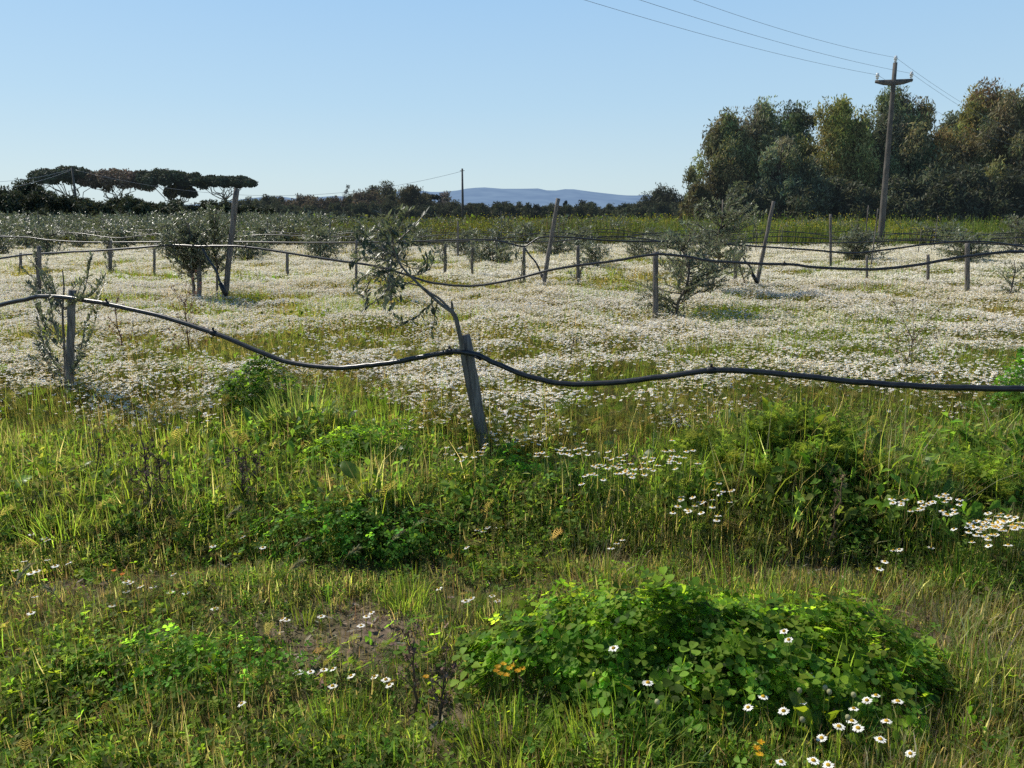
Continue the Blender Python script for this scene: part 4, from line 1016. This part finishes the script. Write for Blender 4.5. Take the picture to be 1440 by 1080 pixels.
scatter(cl, CLV, CLF, np.stack([x, y, z], 1), frames_z(nor), R.uniform(.022, .042, n), pick([(.175, .255, .034), (.23, .31, .045), (.135, .20, .034)], [3, 2, 2], n))
blades(cl, np.stack([x, y, gz(x, y)], 1), np.maximum(.01, z - gz(x, y)), np.full(n, .0022), R.uniform(0, 6.28, n), np.zeros(n), np.zeros(n), np.broadcast_to((.12, .16, .05), (n, 3)).copy(), 2)
tag(cl.build('clover_cover', M['clover']), 'bright clover leaves spreading low through the grass', 'clover', None, 'stuff')

# ------------------------------------------------------------------ plants that stand out
def leafy_mound(name, cen, rx, ry, H, n, size, cols, label, lump=.5, cat='plant', tpl=(CLV, CLF), mat='clover', stems=True, up=1., sidetilt=.6):
    c = np.array([cen[0], cen[1], float(gz(cen[0], cen[1]))]); root = empty(name, c, label, cat)
    a = R.uniform(0, 6.283, n); lob = .75 + .5 * vnoise(np.cos(a) * 1.7 + 3 * cen[1], np.sin(a) * 1.7 + 31); r = np.where(R.random(n) < .72, np.sqrt(R.random(n)), np.abs(R.normal(0, .75, n)).clip(0, 1.5)) * (.72 + .5 * vnoise(np.cos(a) * 2.3 + 9 + cen[0], np.sin(a) * 2.3 + 5))
    lx, ly = r * np.cos(a), r * np.sin(a); x = c[0] + lx * rx; y = c[1] + ly * ry
    top = H * lob * np.sqrt(np.clip(1 - r ** 2.0, 0.06, 1)) * (1 - lump + 2 * lump * fbm(x * 5 + 5, y * 5, 2)) + .03 + R.gamma(1.2, .016, n)
    z = gz(x, y) + top * (1 - .8 * R.random(n) ** 2.2)
    nor = unit(np.array([0, 0, up]) + np.stack([lx, ly, 0 * lx], 1) * sidetilt + R.normal(0, .45, (n, 3)) + SUN * .2)
    s = Soup(); scatter(s, tpl[0], tpl[1], np.stack([x, y, z], 1), frames_z(nor), size * R.uniform(.45, 1.3, n), pick(cols, [1] * len(cols), n) * (1 + .35 * R.normal(size=(n, 1))).clip(.5, 1.7)); s.build('leaves', M[mat], root)
    if stems:
        s = Soup(); k = R.random(n) < .6; p = np.stack([x[k] * .9 + c[0] * .1, y[k] * .9 + c[1] * .1, gz(x[k], y[k])], 1); m = k.sum()
        blades(s, p, np.maximum(.02, z[k] - p[:, 2]), np.full(m, .003), R.uniform(0, 6.28, m), R.normal(0, .1, m), R.normal(0, .1, m), jit((.10, .14, .04), m), 2); s.build('stems', M['grass'], root)
    return root
leafy_mound('clover_mound', MC, MRX, MRY, MH, 3600, .052, [(.115, .205, .03), (.165, .265, .038), (.085, .16, .03), (.22, .31, .045)], 'big dense dark green clover mound at the bottom right')
q = at_z(500, 735, .14); leafy_mound('clover_clump', q, .50, .24, .17, 1200, .032, [(0.096, 0.208, 0.035), (0.128, 0.256, 0.045)], 'clover clump with a dark hollow left of the leaning foreground stake')
q = at_z(690, 668, .14); leafy_mound('clover_clump', q, .40, .18, .20, 900, .034, [(0.128, 0.256, 0.042), (0.16, 0.296, 0.048)], 'bright clover clump round the foot of the leaning foreground stake')
q = at_z(362, 575, .2); leafy_mound('clover_clump', q, .38, .22, .44, 1500, .042, [(.06, .115, .028), (.085, .15, .032), (.11, .19, .036)], 'dark leafy clump at the daisy edge right of the left stake')
q = at_z(1420, 585, .2); leafy_mound('clover_clump', q, .36, .22, .40, 1100, .04, [(0.088, 0.192, 0.035), (0.12, 0.24, 0.042)], 'dark leafy clump under the pipe at the right edge')
q = at_z(500, 640, .2); leafy_mound('clover_clump', q, .42, .25, .34, 1300, .042, [(.115, .20, .034), (.16, .26, .042)], 'leafy green clump between the tall pale tuft and the leaning stake')
q = at_z(830, 690, .15); leafy_mound('clover_clump', q, .4, .18, .24, 900, .036, [(.09, .165, .034), (.12, .21, .04)], 'leafy dark clump under the long daisy bunch')
q = at_z(260, 935, .08); leafy_mound('clover_clump', q, .40, .18, .08, 600, .028, [(0.12, 0.24, 0.038), (0.16, 0.296, 0.048)], 'low clover clump in the lower left grass')
def feathery_bush(px, py, h, rx, ry, H, n, label):
    q = at_z(px, py, h); c = np.array([q[0], q[1], float(gz(q[0], q[1]))]); root = empty('feathery_bush', c, label, 'plant')
    s = Soup(); st = Soup()
    for i in range(46):
        a = R.uniform(0, 6.283); r = math.sqrt(R.random()); b_ = c + np.array([rx * .5 * r * math.cos(a), ry * .5 * r * math.sin(a), 0]); e = c + np.array([rx * r * math.cos(a), ry * r * math.sin(a), H * (1 - .45 * r * r) * R.uniform(.75, 1.1)])
        p = limb(st, b_, e, .004, .0015, (.12, .14, .05), .05, 5, 6)
        m = n // 46; t = R.uniform(.15, 1, m) ** .8; k = t * 5; k0 = np.minimum(k.astype(int), 4); pos = p[k0] + (p[k0 + 1] - p[k0]) * (k - k0)[:, None]
        d = unit(R.normal(size=(m, 3)) * (1, 1, .35) + np.array([0, 0, .6])); scatter(s, FTV, FTF, pos, frames_y(d, np.array([0, 0, 1.])), R.uniform(.06, .12, m), pick([(.155, .22, .04), (.19, .255, .05), (.24, .28, .07)], [3, 3, 1], m))
        kk = R.integers(5); mm = m // 3; scatter(s, SPR[kk][0], SPR[kk][1], pos[:mm], frames_y(d[:mm] + (0, 0, .8)), R.uniform(.08, .17, mm), pick([(.13, .20, .035), (.18, .25, .045)], [1, 1], mm))
    s.build('leaves', M['feather'], root); st.build('stems', M['deadstem'], root)
feathery_bush(1120, 660, .25, .42, .3, .50, 3200, 'tall feathery green bush right of the daisies beside the broad-leaved dock')
feathery_bush(1010, 650, .2, .3, .2, .38, 1200, 'feathery bush left of the taller one, behind the daisy clump')
feathery_bush(1330, 690, .15, .3, .2, .32, 1000, 'pale feathery bush right of the broad-leaved dock')
def dock(px, py, n, L, label, cols=((.15, .24, .032), (.22, .32, .045), (.11, .18, .032))):
    q = at_z(px, py, .0); c = np.array([q[0], q[1], float(gz(q[0], q[1]))]); root = empty('dock_plant', c, label, 'plant'); s = Soup()
    a = R.uniform(0, 6.283, n); el = R.uniform(.5, 1.35, n); d = np.stack([np.cos(a) * np.cos(el), np.sin(a) * np.cos(el), np.sin(el)], 1)
    pos = c + d * R.uniform(.0, .1, (n, 1)) + R.normal(0, .04, (n, 3)) * (1, 1, 0); ll = L * R.uniform(.55, 1.15, n)
    scatter(s, BRV, BRF, pos, frames_y(d, np.array([0, 0, 1.])), np.stack([ll * R.uniform(.8, 1.2, n), ll, ll], 1), pick(cols, [1] * len(cols), n)); s.build('leaves', M['broad'], root, True)
    st = Soup(); tube(st, [c, c + (0, 0, L * .5), c + (.02, .01, L * 1.0)], [.006, .005, .003], 6, (.16, .09, .05)); st.build('stem', M['deadstem'], root)
dock(1235, 745, 26, .30, 'broad-leaved dock with bright upright leaves at right of centre')
dock(1175, 735, 16, .26, 'darker broad-leaved dock beside the feathery bush')
dock(1130, 760, 9, .20, 'small dock with pale leaves in front of the feathery bush')
dock(1090, 640, 12, .3, 'broad-leaved dock at the back of the feathery bush')
dock(290, 975, 8, .10, 'low broad-leaved weed in the lower left clover')
dock(960, 1030, 14, .13, 'broad-leaved weed in front of the clover mound, left part')
dock(1160, 1050, 12, .12, 'broad-leaved weed in front of the clover mound among daisies')
dock(505, 500, 8, .26, 'broad-leaved weed standing at the daisy edge under the pipe')
for (px, py, w, lab) in [(375, 400, .3, 'broad-leaved weed among daisies right of the left leaning pole'), (255, 400, .3, 'broad-leaved weed under the dense round olive'), (208, 380, .3, 'bright green weed left of the dense round olive'), (940, 615, .2, 'weed among the daisies below the stout stake')]:
    q = at_z(px, py + 12, .0); dock(px, py + 14, 18, w * 1.0, lab)
def tuft(px, py, n, H, label, cols, w=.006, spread=.07, name='grass_tuft', mat='grass'):
    q = at_z(px, py); m = n; a = R.uniform(0, 6.283, m); r = spread * np.sqrt(R.random(m)); x = q[0] + r * np.cos(a); y = q[1] + r * np.sin(a); s = Soup()
    blades(s, np.stack([x, y, gz(x, y)], 1), H * R.uniform(.5, 1.1, m), w * R.uniform(.6, 1.3, m), a + R.normal(0, .4, m), np.abs(R.normal(.12, .16, m)), np.abs(R.normal(.4, .4, m)), pick(cols, [1] * len(cols), m), 4)
    tag(s.build(name, M[mat]), label, 'grass')
LG = [(.17, .25, .04), (.24, .30, .06)]; DG = [(.34, .30, .17), (.28, .26, .13), (.22, .24, .08)]
tuft(418, 640, 300, .50, 'tall pale green grass tuft left of centre at the daisy edge', [(.20, .26, .08), (.27, .31, .12)], .008, .16)
tuft(545, 632, 260, .40, 'bright green grass tuft between the tall tuft and the leaning stake', LG, .006, .2)
tuft(430, 880, 60, .11, 'small yellow-green grass tuft on the bare soil', [(.19, .22, .05), (.14, .18, .04)], .004, .04)
tuft(570, 860, 160, .17, 'fine green grass tuft right of the bare soil', LG, .0035, .08)
tuft(1350, 830, 140, .22, 'dark green grass tuft near the right edge', [(.075, .14, .025), (.10, .17, .03)], .006, .1)
tuft(1250, 770, 180, .26, 'grass tuft below the broad-leaved dock', [(.12, .17, .05), (.09, .14, .03)], .004, .12)
tuft(90, 770, 200, .28, 'bright grass tuft at the left edge', LG, .005, .16)
tuft(1420, 1000, 220, .22, 'dry straw-coloured grass tuft in the bottom right corner', DG, .0035, .16, 'grass_tuft', 'dry')
tuft(1330, 900, 160, .18, 'dry straw-coloured grass tuft right of the clover mound', DG, .0035, .14, 'grass_tuft', 'dry')
tuft(820, 800, 220, .16, 'dry fine grass tuft behind the clover mound', DG, .003, .18, 'grass_tuft', 'dry')
for (px, py, l_) in [(860, 900, 'thin grass blades growing up through the left half of the clover mound'), (1040, 880, 'thin grass blades growing up through the middle of the clover mound'), (1180, 930, 'thin grass blades growing up through the right end of the clover mound')]:
    tuft(px, py, 90, .34, l_, LG, .0045, .26)
tuft(720, 1075, 200, .16, 'bright grass tuft at the bottom edge left of the clover mound', LG, .005, .14)
tuft(870, 1085, 260, .17, 'bright grass tuft at the bottom edge in front of the clover mound', LG, .005, .18)
tuft(740, 400 + 90, 70, .35, 'bright grass tuft among daisies right of the leaning stake top', LG, .01, .12)
for (px, py, n_, H_, l_) in [(30, 660, 240, .34, 'lush grass tuft at the left edge below the pipe'), (130, 640, 200, .32, 'lush grass tuft just below the left stake'), (235, 660, 220, .33, 'lush grass tuft right of and below the left stake'), (330, 665, 220, .34, 'lush grass tuft left of the tall pale tuft'),
    (620, 720, 160, .24, 'grass tuft in front of the leaning stake'), (790, 640, 200, .28, 'grass tuft right of the leaning stake under the pipe'), (930, 620, 200, .34, 'grass tuft behind the long daisy bunch'), (1330, 640, 240, .36, 'lush grass tuft under the pipe at right'), (1420, 690, 220, .30, 'lush grass tuft at the right edge above the daisies'),
    (1060, 760, 180, .20, 'grass tuft left of the broad-leaved dock'), (180, 750, 220, .26, 'grass tuft round the dead weed'), (60, 960, 200, .13, 'short bright grass tuft at lower left'), (200, 1050, 260, .13, 'short bright grass tuft at the bottom left'), (480, 1050, 260, .14, 'short bright grass tuft at the bottom, left of centre'), (620, 900, 120, .12, 'fine grass tuft at the left end of the clover mound')]:
    tuft(px, py, n_, H_, l_, LG if R.random() < .6 else [(.15, .21, .04), (.22, .25, .07), (.3, .29, .13)], .006 if H_ > .2 else .004, .2 if H_ > .2 else .14)
def dead_weed(px, py, H, label, col=(.09, .06, .045), nb=16, W=.1, z=0., Y=None, heads=True, r0=.0055):
    q = at_z(px, py, z); c = np.array([q[0], q[1], float(gz(q[0], q[1]))]); root = empty('dead_weed', c, label, 'plant'); s = Soup(); hs = Soup()
    p = limb(s, c, c + np.array([R.normal(0, .03), R.normal(0, .02), H]), r0, .0025, col, .04, 6, 9)
    for i in range(nb):
        k = R.integers(2, 9); a = R.uniform(0, 6.28); l = W * R.uniform(.4, 1.1)
        pt = limb(s, p[k], p[k] + np.array([l * math.cos(a) * .7, l * math.sin(a) * .7, l * R.uniform(.5, 1.3)]), .002, .001, col, .08, 4, 4)
        if heads: clump_leaves(hs, pt[-1], (.012, .012, .016), 9, .012, np.array(col) * 1.5, .2)
    if heads:
        clump_leaves(hs, p[-1], (.014, .014, .03), 16, .014, np.array(col) * 1.5, .2); s.v += hs.v; s.c += hs.c; s.f += [f_ + s.n for f_ in hs.f]; s.n += hs.n
    s.build('stems', M['deadstem'], root)
dead_weed(215, 760, .42, 'dark dead branching weed in the left grass', nb=30, W=.12)
dead_weed(228, 740, .36, 'dark dead weed just behind the larger one in the left grass', nb=24, W=.1)
dead_weed(345, 740, .34, 'dark dead weed left of the clover hollow', nb=22, W=.1)
dead_weed(375, 720, .3, 'dark dead weed near the clover hollow', nb=18, W=.1)
dead_weed(130, 720, .36, 'thin brown dead stalk below the left stake', nb=8, W=.08)
dead_weed(178, 545, .74, 'single reddish dead stalk standing right of the left stake', (.15, .07, .05), 26, .11, .0, None, True, .009)
dead_weed(268, 545, .76, 'reddish-brown branching dead weed under the falling pipe', (.20, .10, .065), 50, .22, .0, None, True, .009)
dead_weed(878, 750, .4, 'thin brown stalk in the daisy clump at right of centre', (.15, .10, .06), 8, .06)
dead_weed(1160, 790, .40, 'thin brown stalk before the feathery bush', (.16, .11, .06), 8, .06)
dead_weed(585, 1010, .26, 'brown leafy-tipped stalk left of the clover mound', (.12, .08, .05), 8, .06)
dead_weed(615, 1035, .2, 'dark thin stalk by the yellow flowers', (.09, .06, .04), 7, .06)
dead_weed(797, 545, .45, 'thin dead stalk among the field daisies right of the leaning stake', (.12, .08, .05), 7, .06)
dead_weed(717, 440, .42, 'short dark stalk among the daisies in the middle field', (.09, .09, .045), 10, .07)
dead_weed(1265, 560, .5, 'wispy dry weed cluster in the right daisy field', (.16, .11, .08), 40, .3, .0)
# drooping grass ears
def ear(px, py, H, az, label, group='pale drooping grass ears'):
    q = at_z(px, py); c = np.array([q[0], q[1], float(gz(q[0], q[1]))]); root = empty('grass_ear', c, label, 'grass', group)
    t = np.linspace(0, 1, 9); d = np.array([math.cos(az), math.sin(az), 0]); p = c + np.outer(H * .45 * t ** 2, d) + np.outer(H * (t - .22 * t ** 3), (0, 0, 1))
    s = Soup(); tube(s, p[:8], np.linspace(.0016, .001, 8), 5, (.25, .23, .12)); s.build('stem', M['dry'], root)
    s = Soup(); n = 44; k = R.uniform(5.6, 8, n); k0 = np.minimum(k.astype(int), 7); pos = p[k0] + (p[k0 + 1] - p[k0]) * (k - k0)[:, None]
    tg = unit((p[8] - p[6])[None])[0]; dd = unit(tg + R.normal(0, .28, (n, 3))); ll = R.uniform(.018, .034, n)
    scatter(s, LEAF, LEAF_F, pos, frames_y(dd), np.stack([ll * .9, ll, ll], 1), pick([(.36, .34, .20), (.28, .28, .14)], [1, 1], n)); s.build('seed_head', M['dry'], root)
EARS = [(540, 800, .2, .6), (395, 850, .2, .3), (95, 880, .18, 2.8), (400, 815, .22, .2), (925, 1020, .17, 1.0), (950, 1010, .2, .8), (985, 1030, .17, 1.2), (478, 815, .17, .1), (1000, 1040, .15, .7), (10, 900, .3, 1.4), (560, 790, .24, .3), (130, 740, .3, .6), (300, 780, .28, .4)]
for i, (px, py, H, az) in enumerate(EARS):
    ear(px, py, H, az, 'pale drooping grass ear in front of the clover mound' if px > 900 else 'pale drooping grass ear in the left verge', 'grass ears before the clover mound' if px > 900 else 'grass ears of the left verge')

# ------------------------------------------------------------------ daisies one by one
def daisy_parts(h, tilt, az, seed, pet=15):
    rr = np.random.default_rng(seed); d = np.array([math.cos(az), math.sin(az), 0.])
    t = np.linspace(0, 1, 6); st = np.outer(t ** 2 * math.sin(tilt) * h * .35, d) + np.outer(t * h, (0, 0, 1))
    s1 = Soup(); tube(s1, st, np.linspace(.0014, .0011, 6), 5, (.12, .16, .05))
    nrm = unit((np.array([0, 0, math.cos(tilt)]) + d * math.sin(tilt))[None])[0]; x = unit(np.cross(nrm, (0.3, .7, .1))[None])[0]; y = np.cross(nrm, x); top = st[-1]
    B = np.stack([x, y, nrm], 1); s2 = Soup(); R0 = .0148
    for i in range(pet):
        a = 2 * math.pi * (i + rr.normal(0, .12)) / pet; L = R0 * rr.uniform(.85, 1.08); dr = rr.uniform(-.25, .05)
        prof = [(.22, .075), (.5, .135), (.8, .15), (1.0, .07)]; V = []
        for (q, w) in prof:
            for sg in (-1, 1):
                lx = np.array([q * L, sg * w * L, dr * L * max(0, q - .2) ** 1.5 - .012 * L * abs(sg)])
                V.append((lx[0] * math.cos(a) - lx[1] * math.sin(a), lx[0] * math.sin(a) + lx[1] * math.cos(a), lx[2]))
        V = np.array(V) @ B.T + top; Fc = []
        for k in range(3): Fc += [(2 * k, 2 * k + 1, 2 * k + 3), (2 * k, 2 * k + 3, 2 * k + 2)]
        s2.add(V, Fc, np.array(WHITE) * rr.uniform(.94, 1.04))
    s3 = Soup(); V = []; Fc = []; sd = 10; rings = [(.0058, -.001), (.0056, .0018), (.0040, .0038), (.0018, .0047)]
    for (r, z) in rings:
        for j in range(sd): V.append((r * math.cos(6.2832 * j / sd), r * math.sin(6.2832 * j / sd), z))
    V.append((0, 0, .005))
    for k in range(3):
        for j in range(sd):
            j2 = (j + 1) % sd; a_, b_, c_, d_ = k * sd + j, k * sd + j2, (k + 1) * sd + j2, (k + 1) * sd + j; Fc += [(a_, b_, c_), (a_, c_, d_)]
    for j in range(sd): Fc.append((3 * sd + j, 3 * sd + (j + 1) % sd, 4 * sd))
    s3.add(np.array(V) @ B.T + top, Fc, (.60, .36, .02))
    return s1.mesh('stem', M['grass']), s2.mesh('petals', M['petal']), s3.mesh('flower_centre', M['yellow'], True)
HS = [.07, .11, .16, .21, .27, .33, .40]; SUNA = math.atan2(SUN[1], SUN[0])
DV = {(i, j): daisy_parts(h, [.06, .22, .36][j], [SUNA, SUNA - .7, SUNA + .5][j] + .12 * (i % 3 - 1), i * 10 + j) for i, h in enumerate(HS) for j in range(3)}
ndaisy = 0
def daisy(px, py, z, label, group, sc=None):
    global ndaisy
    i = int(np.argmin([abs(h - z) for h in HS])); j = int(R.integers(3)); q = at_z(px, py, HS[i])
    root = empty('daisy', (q[0], q[1], 0), label, 'flower', group); g = float(gz(q[0], q[1])); root.location = (q[0], q[1], g)
    f = (sc or R.uniform(.85, 1.12)); root.scale = (f, f, f * max(.5, (HS[i] - g) / HS[i] / f))
    for nm, me in zip(('stem', 'petals', 'flower_centre'), DV[(i, j)]):
        o = bpy.data.objects.new(nm, me); COL.objects.link(o); o.parent = root
    ndaisy += 1
def daisies(pts, z, label, group):
    for (px, py) in pts: daisy(px, py, z, label, group)
def cloud(x0, y0, x1, y1, n, thick):
    """n photo positions strewn along a slanting band"""
    out = []
    for i in range(n):
        t = R.random(); out.append((x0 + (x1 - x0) * t + R.normal(0, 5), y0 + (y1 - y0) * t + R.normal(0, thick)))
    return out
daisies([(1072, 957), (1116, 952), (1142, 950), (1156, 951), (1132, 991), (1062, 995), (1075, 980), (1229, 985), (1236, 981), (1268, 990), (1182, 1022), (1203, 1018), (1218, 1024), (1240, 1040), (1166, 1038), (1100, 1072), (1146, 1070), (1176, 1076),
         (1290, 1060), (1252, 1018), (1205, 1000), (1113, 1000)], .17, 'white daisy in the loose group in front of the clover mound', 'daisies before the clover mound')
daisies([(884, 912)], .33, 'single white daisy on the left half of the clover mound', None); daisies([(914, 961)], .27, 'single white daisy on the front face of the clover mound', None); daisies([(1120, 888), (1127, 900)], .33, 'white daisy at the top right of the clover mound', 'daisies on top of the mound')
daisies([(420, 946), (437, 945), (455, 943), (471, 941), (497, 951), (468, 965), (530, 952), (543, 956), (551, 964)], .07, 'white daisy in the short row below the bare soil', 'daisies below the bare soil')
daisies([(345, 990)], .11, 'single white daisy above the yellow-green leaves at bottom left', None)
daisies([(33, 790), (66, 788), (52, 803), (78, 796), (20, 803), (44, 806), (62, 757), (70, 760), (45, 751), (48, 840), (44, 862), (100, 792)], .11, 'white daisy in the left edge grass', 'daisies of the left edge')
daisies([(178, 832), (186, 820), (200, 825), (214, 826), (240, 833), (262, 834), (178, 818), (158, 852), (246, 808)], .09, 'white daisy in the low grass left of the bare soil', 'daisies left of the bare soil')
daisies([(302, 856), (400, 871), (403, 873), (452, 867), (515, 868), (525, 862), (508, 880), (620, 828), (655, 845), (692, 838), (700, 845), (704, 866), (666, 842)], .07, 'white daisy scattered round the bare soil', 'daisies scattered round the bare soil')
daisies([(690, 742), (680, 748), (702, 741), (672, 746), (660, 770), (775, 737), (868, 765), (876, 760), (860, 772), (560, 740), (300, 768), (370, 770), (345, 755)], .11, 'white daisy in the grass between the stake and the clover mound', 'daisies of the middle verge')
daisies([(950 + 5 * i + R.normal(0, 3), 715 - 1.2 * i + R.normal(0, 8)) for i in range(17)] + [(998, 722), (1010, 732), (985, 700), (1030, 693), (1040, 690), (960, 705), (955, 712), (1013, 728)], .27, 'white daisy in the bunch left of the feathery bush', 'daisies in the bunch left of the feathery bush')
daisies(cloud(835, 668, 985, 640, 62, 9) + cloud(750, 640, 840, 632, 18, 5), .40, 'white daisy in the long bunch right of the leaning stake', 'daisies in the long bunch right of the leaning stake')
daisies(cloud(1352, 748, 1445, 732, 52, 8) + [(1372, 765), (1402, 768), (1425, 770)], .27, 'white daisy in the dense bunch at the right edge', 'daisies in the dense bunch at the right edge')
daisies(cloud(1258, 708, 1352, 712, 24, 7), .33, 'white daisy in the loose bunch below the dock', 'daisies in the loose bunch below the dock')
daisies([(1258, 775), (1270, 773), (1310, 770), (1245, 790), (1238, 800), (1233, 712), (1240, 690)], .12, 'white daisy standing singly below the loose right bunch', 'single daisies at right')
daisies(cloud(620, 648, 700, 628, 16, 6), .33, 'white daisy round the foot of the leaning foreground stake', 'daisies at the foot of the leaning stake')
daisies(cloud(560, 600, 640, 590, 14, 8), .3, 'white daisy in the fringe left of the leaning stake', 'daisies left of the leaning stake')
daisies(cloud(205, 588, 330, 565, 34, 9) + cloud(105, 590, 130, 580, 8, 4), .3, 'white daisy in the fringe right of the left stake foot', 'daisies right of the left stake foot')

def bud(px, py, z, label, group):
    q = at_z(px, py, z); g = float(gz(q[0], q[1])); root = empty('daisy_bud', (q[0], q[1], g), label, 'flower', group); s = Soup()
    tube(s, [(q[0], q[1], g), (q[0] + .004, q[1], (z + g) / 2), (q[0], q[1], z)], [.0013, .0012, .001], 5, (.14, .18, .06)); s.build('stem', M['grass'], root)
    s = Soup(); tube(s, [(q[0], q[1], z + d_) for d_ in (-.002, .002, .007, .012, .015)], [.002, .006, .0075, .006, .002], 8, (.42, .40, .22)); s.build('flower_head', M['yellow'], root, True)
for (px, py) in [(1124, 974), (1160, 970), (1166, 976), (1200, 980), (1192, 1012), (1128, 1015), (924, 990)]: bud(px, py, .19, 'closed pale daisy bud on a thin stem before the clover mound', 'daisy buds before the clover mound')
# yellow flowers
def yellow_flower(px, py, z, label, group, col=(.62, .34, .015)):
    q = at_z(px, py, z); g = float(gz(q[0], q[1])); root = empty('yellow_flower', (q[0], q[1], g), label, 'flower', group); s = Soup(); top = np.array([q[0], q[1], z])
    tube(s, [(q[0], q[1], g), (q[0] + .004, q[1], (z + g) / 2), top], [.0013, .0012, .001], 5, (.12, .16, .05)); s.build('stem', M['grass'], root)
    s = Soup(); n = 12; d = unit(np.stack([np.cos(np.arange(n) * 6.283 / n), np.sin(np.arange(n) * 6.283 / n), R.uniform(.1, .45, n)], 1)); ll = np.full(n, .012)
    scatter(s, LEAF, LEAF_F, np.repeat(top[None], n, 0), frames_y(d, np.array([0, 0, 1.])), np.stack([ll * 1.8, ll, ll], 1), jit(col, n, .1)); s.build('petals', M['yellow'], root)
for (px, py) in [(700, 938), (708, 934), (716, 940), (722, 936), (704, 948), (712, 950), (735, 940), (728, 944), (698, 944)]: yellow_flower(px, py, .16, 'small yellow flower in the bunch at the left end of the clover mound', 'yellow flowers by the clover mound')
for (px, py) in [(1070, 1044), (1064, 1052), (1068, 1061)]: yellow_flower(px, py, .12, 'small orange-yellow flower at the bottom before the clover mound', 'orange-yellow flowers at the bottom')
for (px, py) in [(160, 803), (172, 808)]: yellow_flower(px, py, .1, 'small orange flower in the left verge', 'orange flowers of the left verge', (.65, .2, .02))
yellow_flower(599, 952, .1, 'single yellow flower right of the daisy row', None)

# ------------------------------------------------------------------ light, sky, camera
W = bpy.data.worlds.new('World'); S.world = W; W.use_nodes = True
nt = W.node_tree; nt.nodes.clear(); N = nt.nodes; L = nt.links
out = N.new('ShaderNodeOutputWorld'); bg = N.new('ShaderNodeBackground'); sk = N.new('ShaderNodeTexSky')
sk.sky_type = 'NISHITA'; sk.sun_disc = False; sk.sun_elevation = SUN_EL; sk.sun_rotation = SUN_AZ
sk.altitude = 0; sk.air_density = 1.0; sk.dust_density = .5; sk.ozone_density = 1.6
bg.inputs['Strength'].default_value = .12
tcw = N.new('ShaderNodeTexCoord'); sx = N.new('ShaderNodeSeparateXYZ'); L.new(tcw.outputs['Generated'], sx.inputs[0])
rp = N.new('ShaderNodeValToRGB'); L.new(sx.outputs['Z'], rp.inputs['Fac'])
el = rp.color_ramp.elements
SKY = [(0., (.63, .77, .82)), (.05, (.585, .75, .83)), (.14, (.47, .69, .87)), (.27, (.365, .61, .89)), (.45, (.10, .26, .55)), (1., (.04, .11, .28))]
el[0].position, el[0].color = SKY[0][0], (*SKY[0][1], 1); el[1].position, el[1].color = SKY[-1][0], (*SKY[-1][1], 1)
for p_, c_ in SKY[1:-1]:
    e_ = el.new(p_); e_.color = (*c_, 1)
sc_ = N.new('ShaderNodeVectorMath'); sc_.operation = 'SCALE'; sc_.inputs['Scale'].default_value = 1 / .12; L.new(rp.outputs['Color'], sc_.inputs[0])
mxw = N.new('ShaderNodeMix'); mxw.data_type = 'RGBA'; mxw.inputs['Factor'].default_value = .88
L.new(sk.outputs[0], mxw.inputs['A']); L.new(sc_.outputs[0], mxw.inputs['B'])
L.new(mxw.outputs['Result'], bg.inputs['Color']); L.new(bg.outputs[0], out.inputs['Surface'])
sl = bpy.data.lights.new('sun', 'SUN'); sl.energy = 5.0; sl.angle = math.radians(.53); sl.color = (1, .94, .83)
so = bpy.data.objects.new('sun', sl); COL.objects.link(so); so.rotation_euler = Vector(SUN).to_track_quat('Z', 'Y').to_euler()
so.location = (-20, 20, 30)
cam = bpy.data.cameras.new('camera'); co = bpy.data.objects.new('camera', cam); COL.objects.link(co)
cam.sensor_width = 36; cam.lens = 36 * F / 1440; cam.clip_start = .05; cam.clip_end = 30000
co.location = (0, 0, CH); co.rotation_euler = (math.pi / 2 - P, 0, 0)
S.camera = co
S.view_settings.view_transform = 'Standard'; S.view_settings.look = 'None'; S.view_settings.exposure = 0; S.view_settings.gamma = 1
S.cycles.max_bounces = 8; S.cycles.transmission_bounces = 4; S.cycles.diffuse_bounces = 3
S.cycles.use_denoising = False
print('daisies', ndaisy, 'objects', len(bpy.data.objects), 'tris', sum(len(m.polygons) for m in bpy.data.meshes))
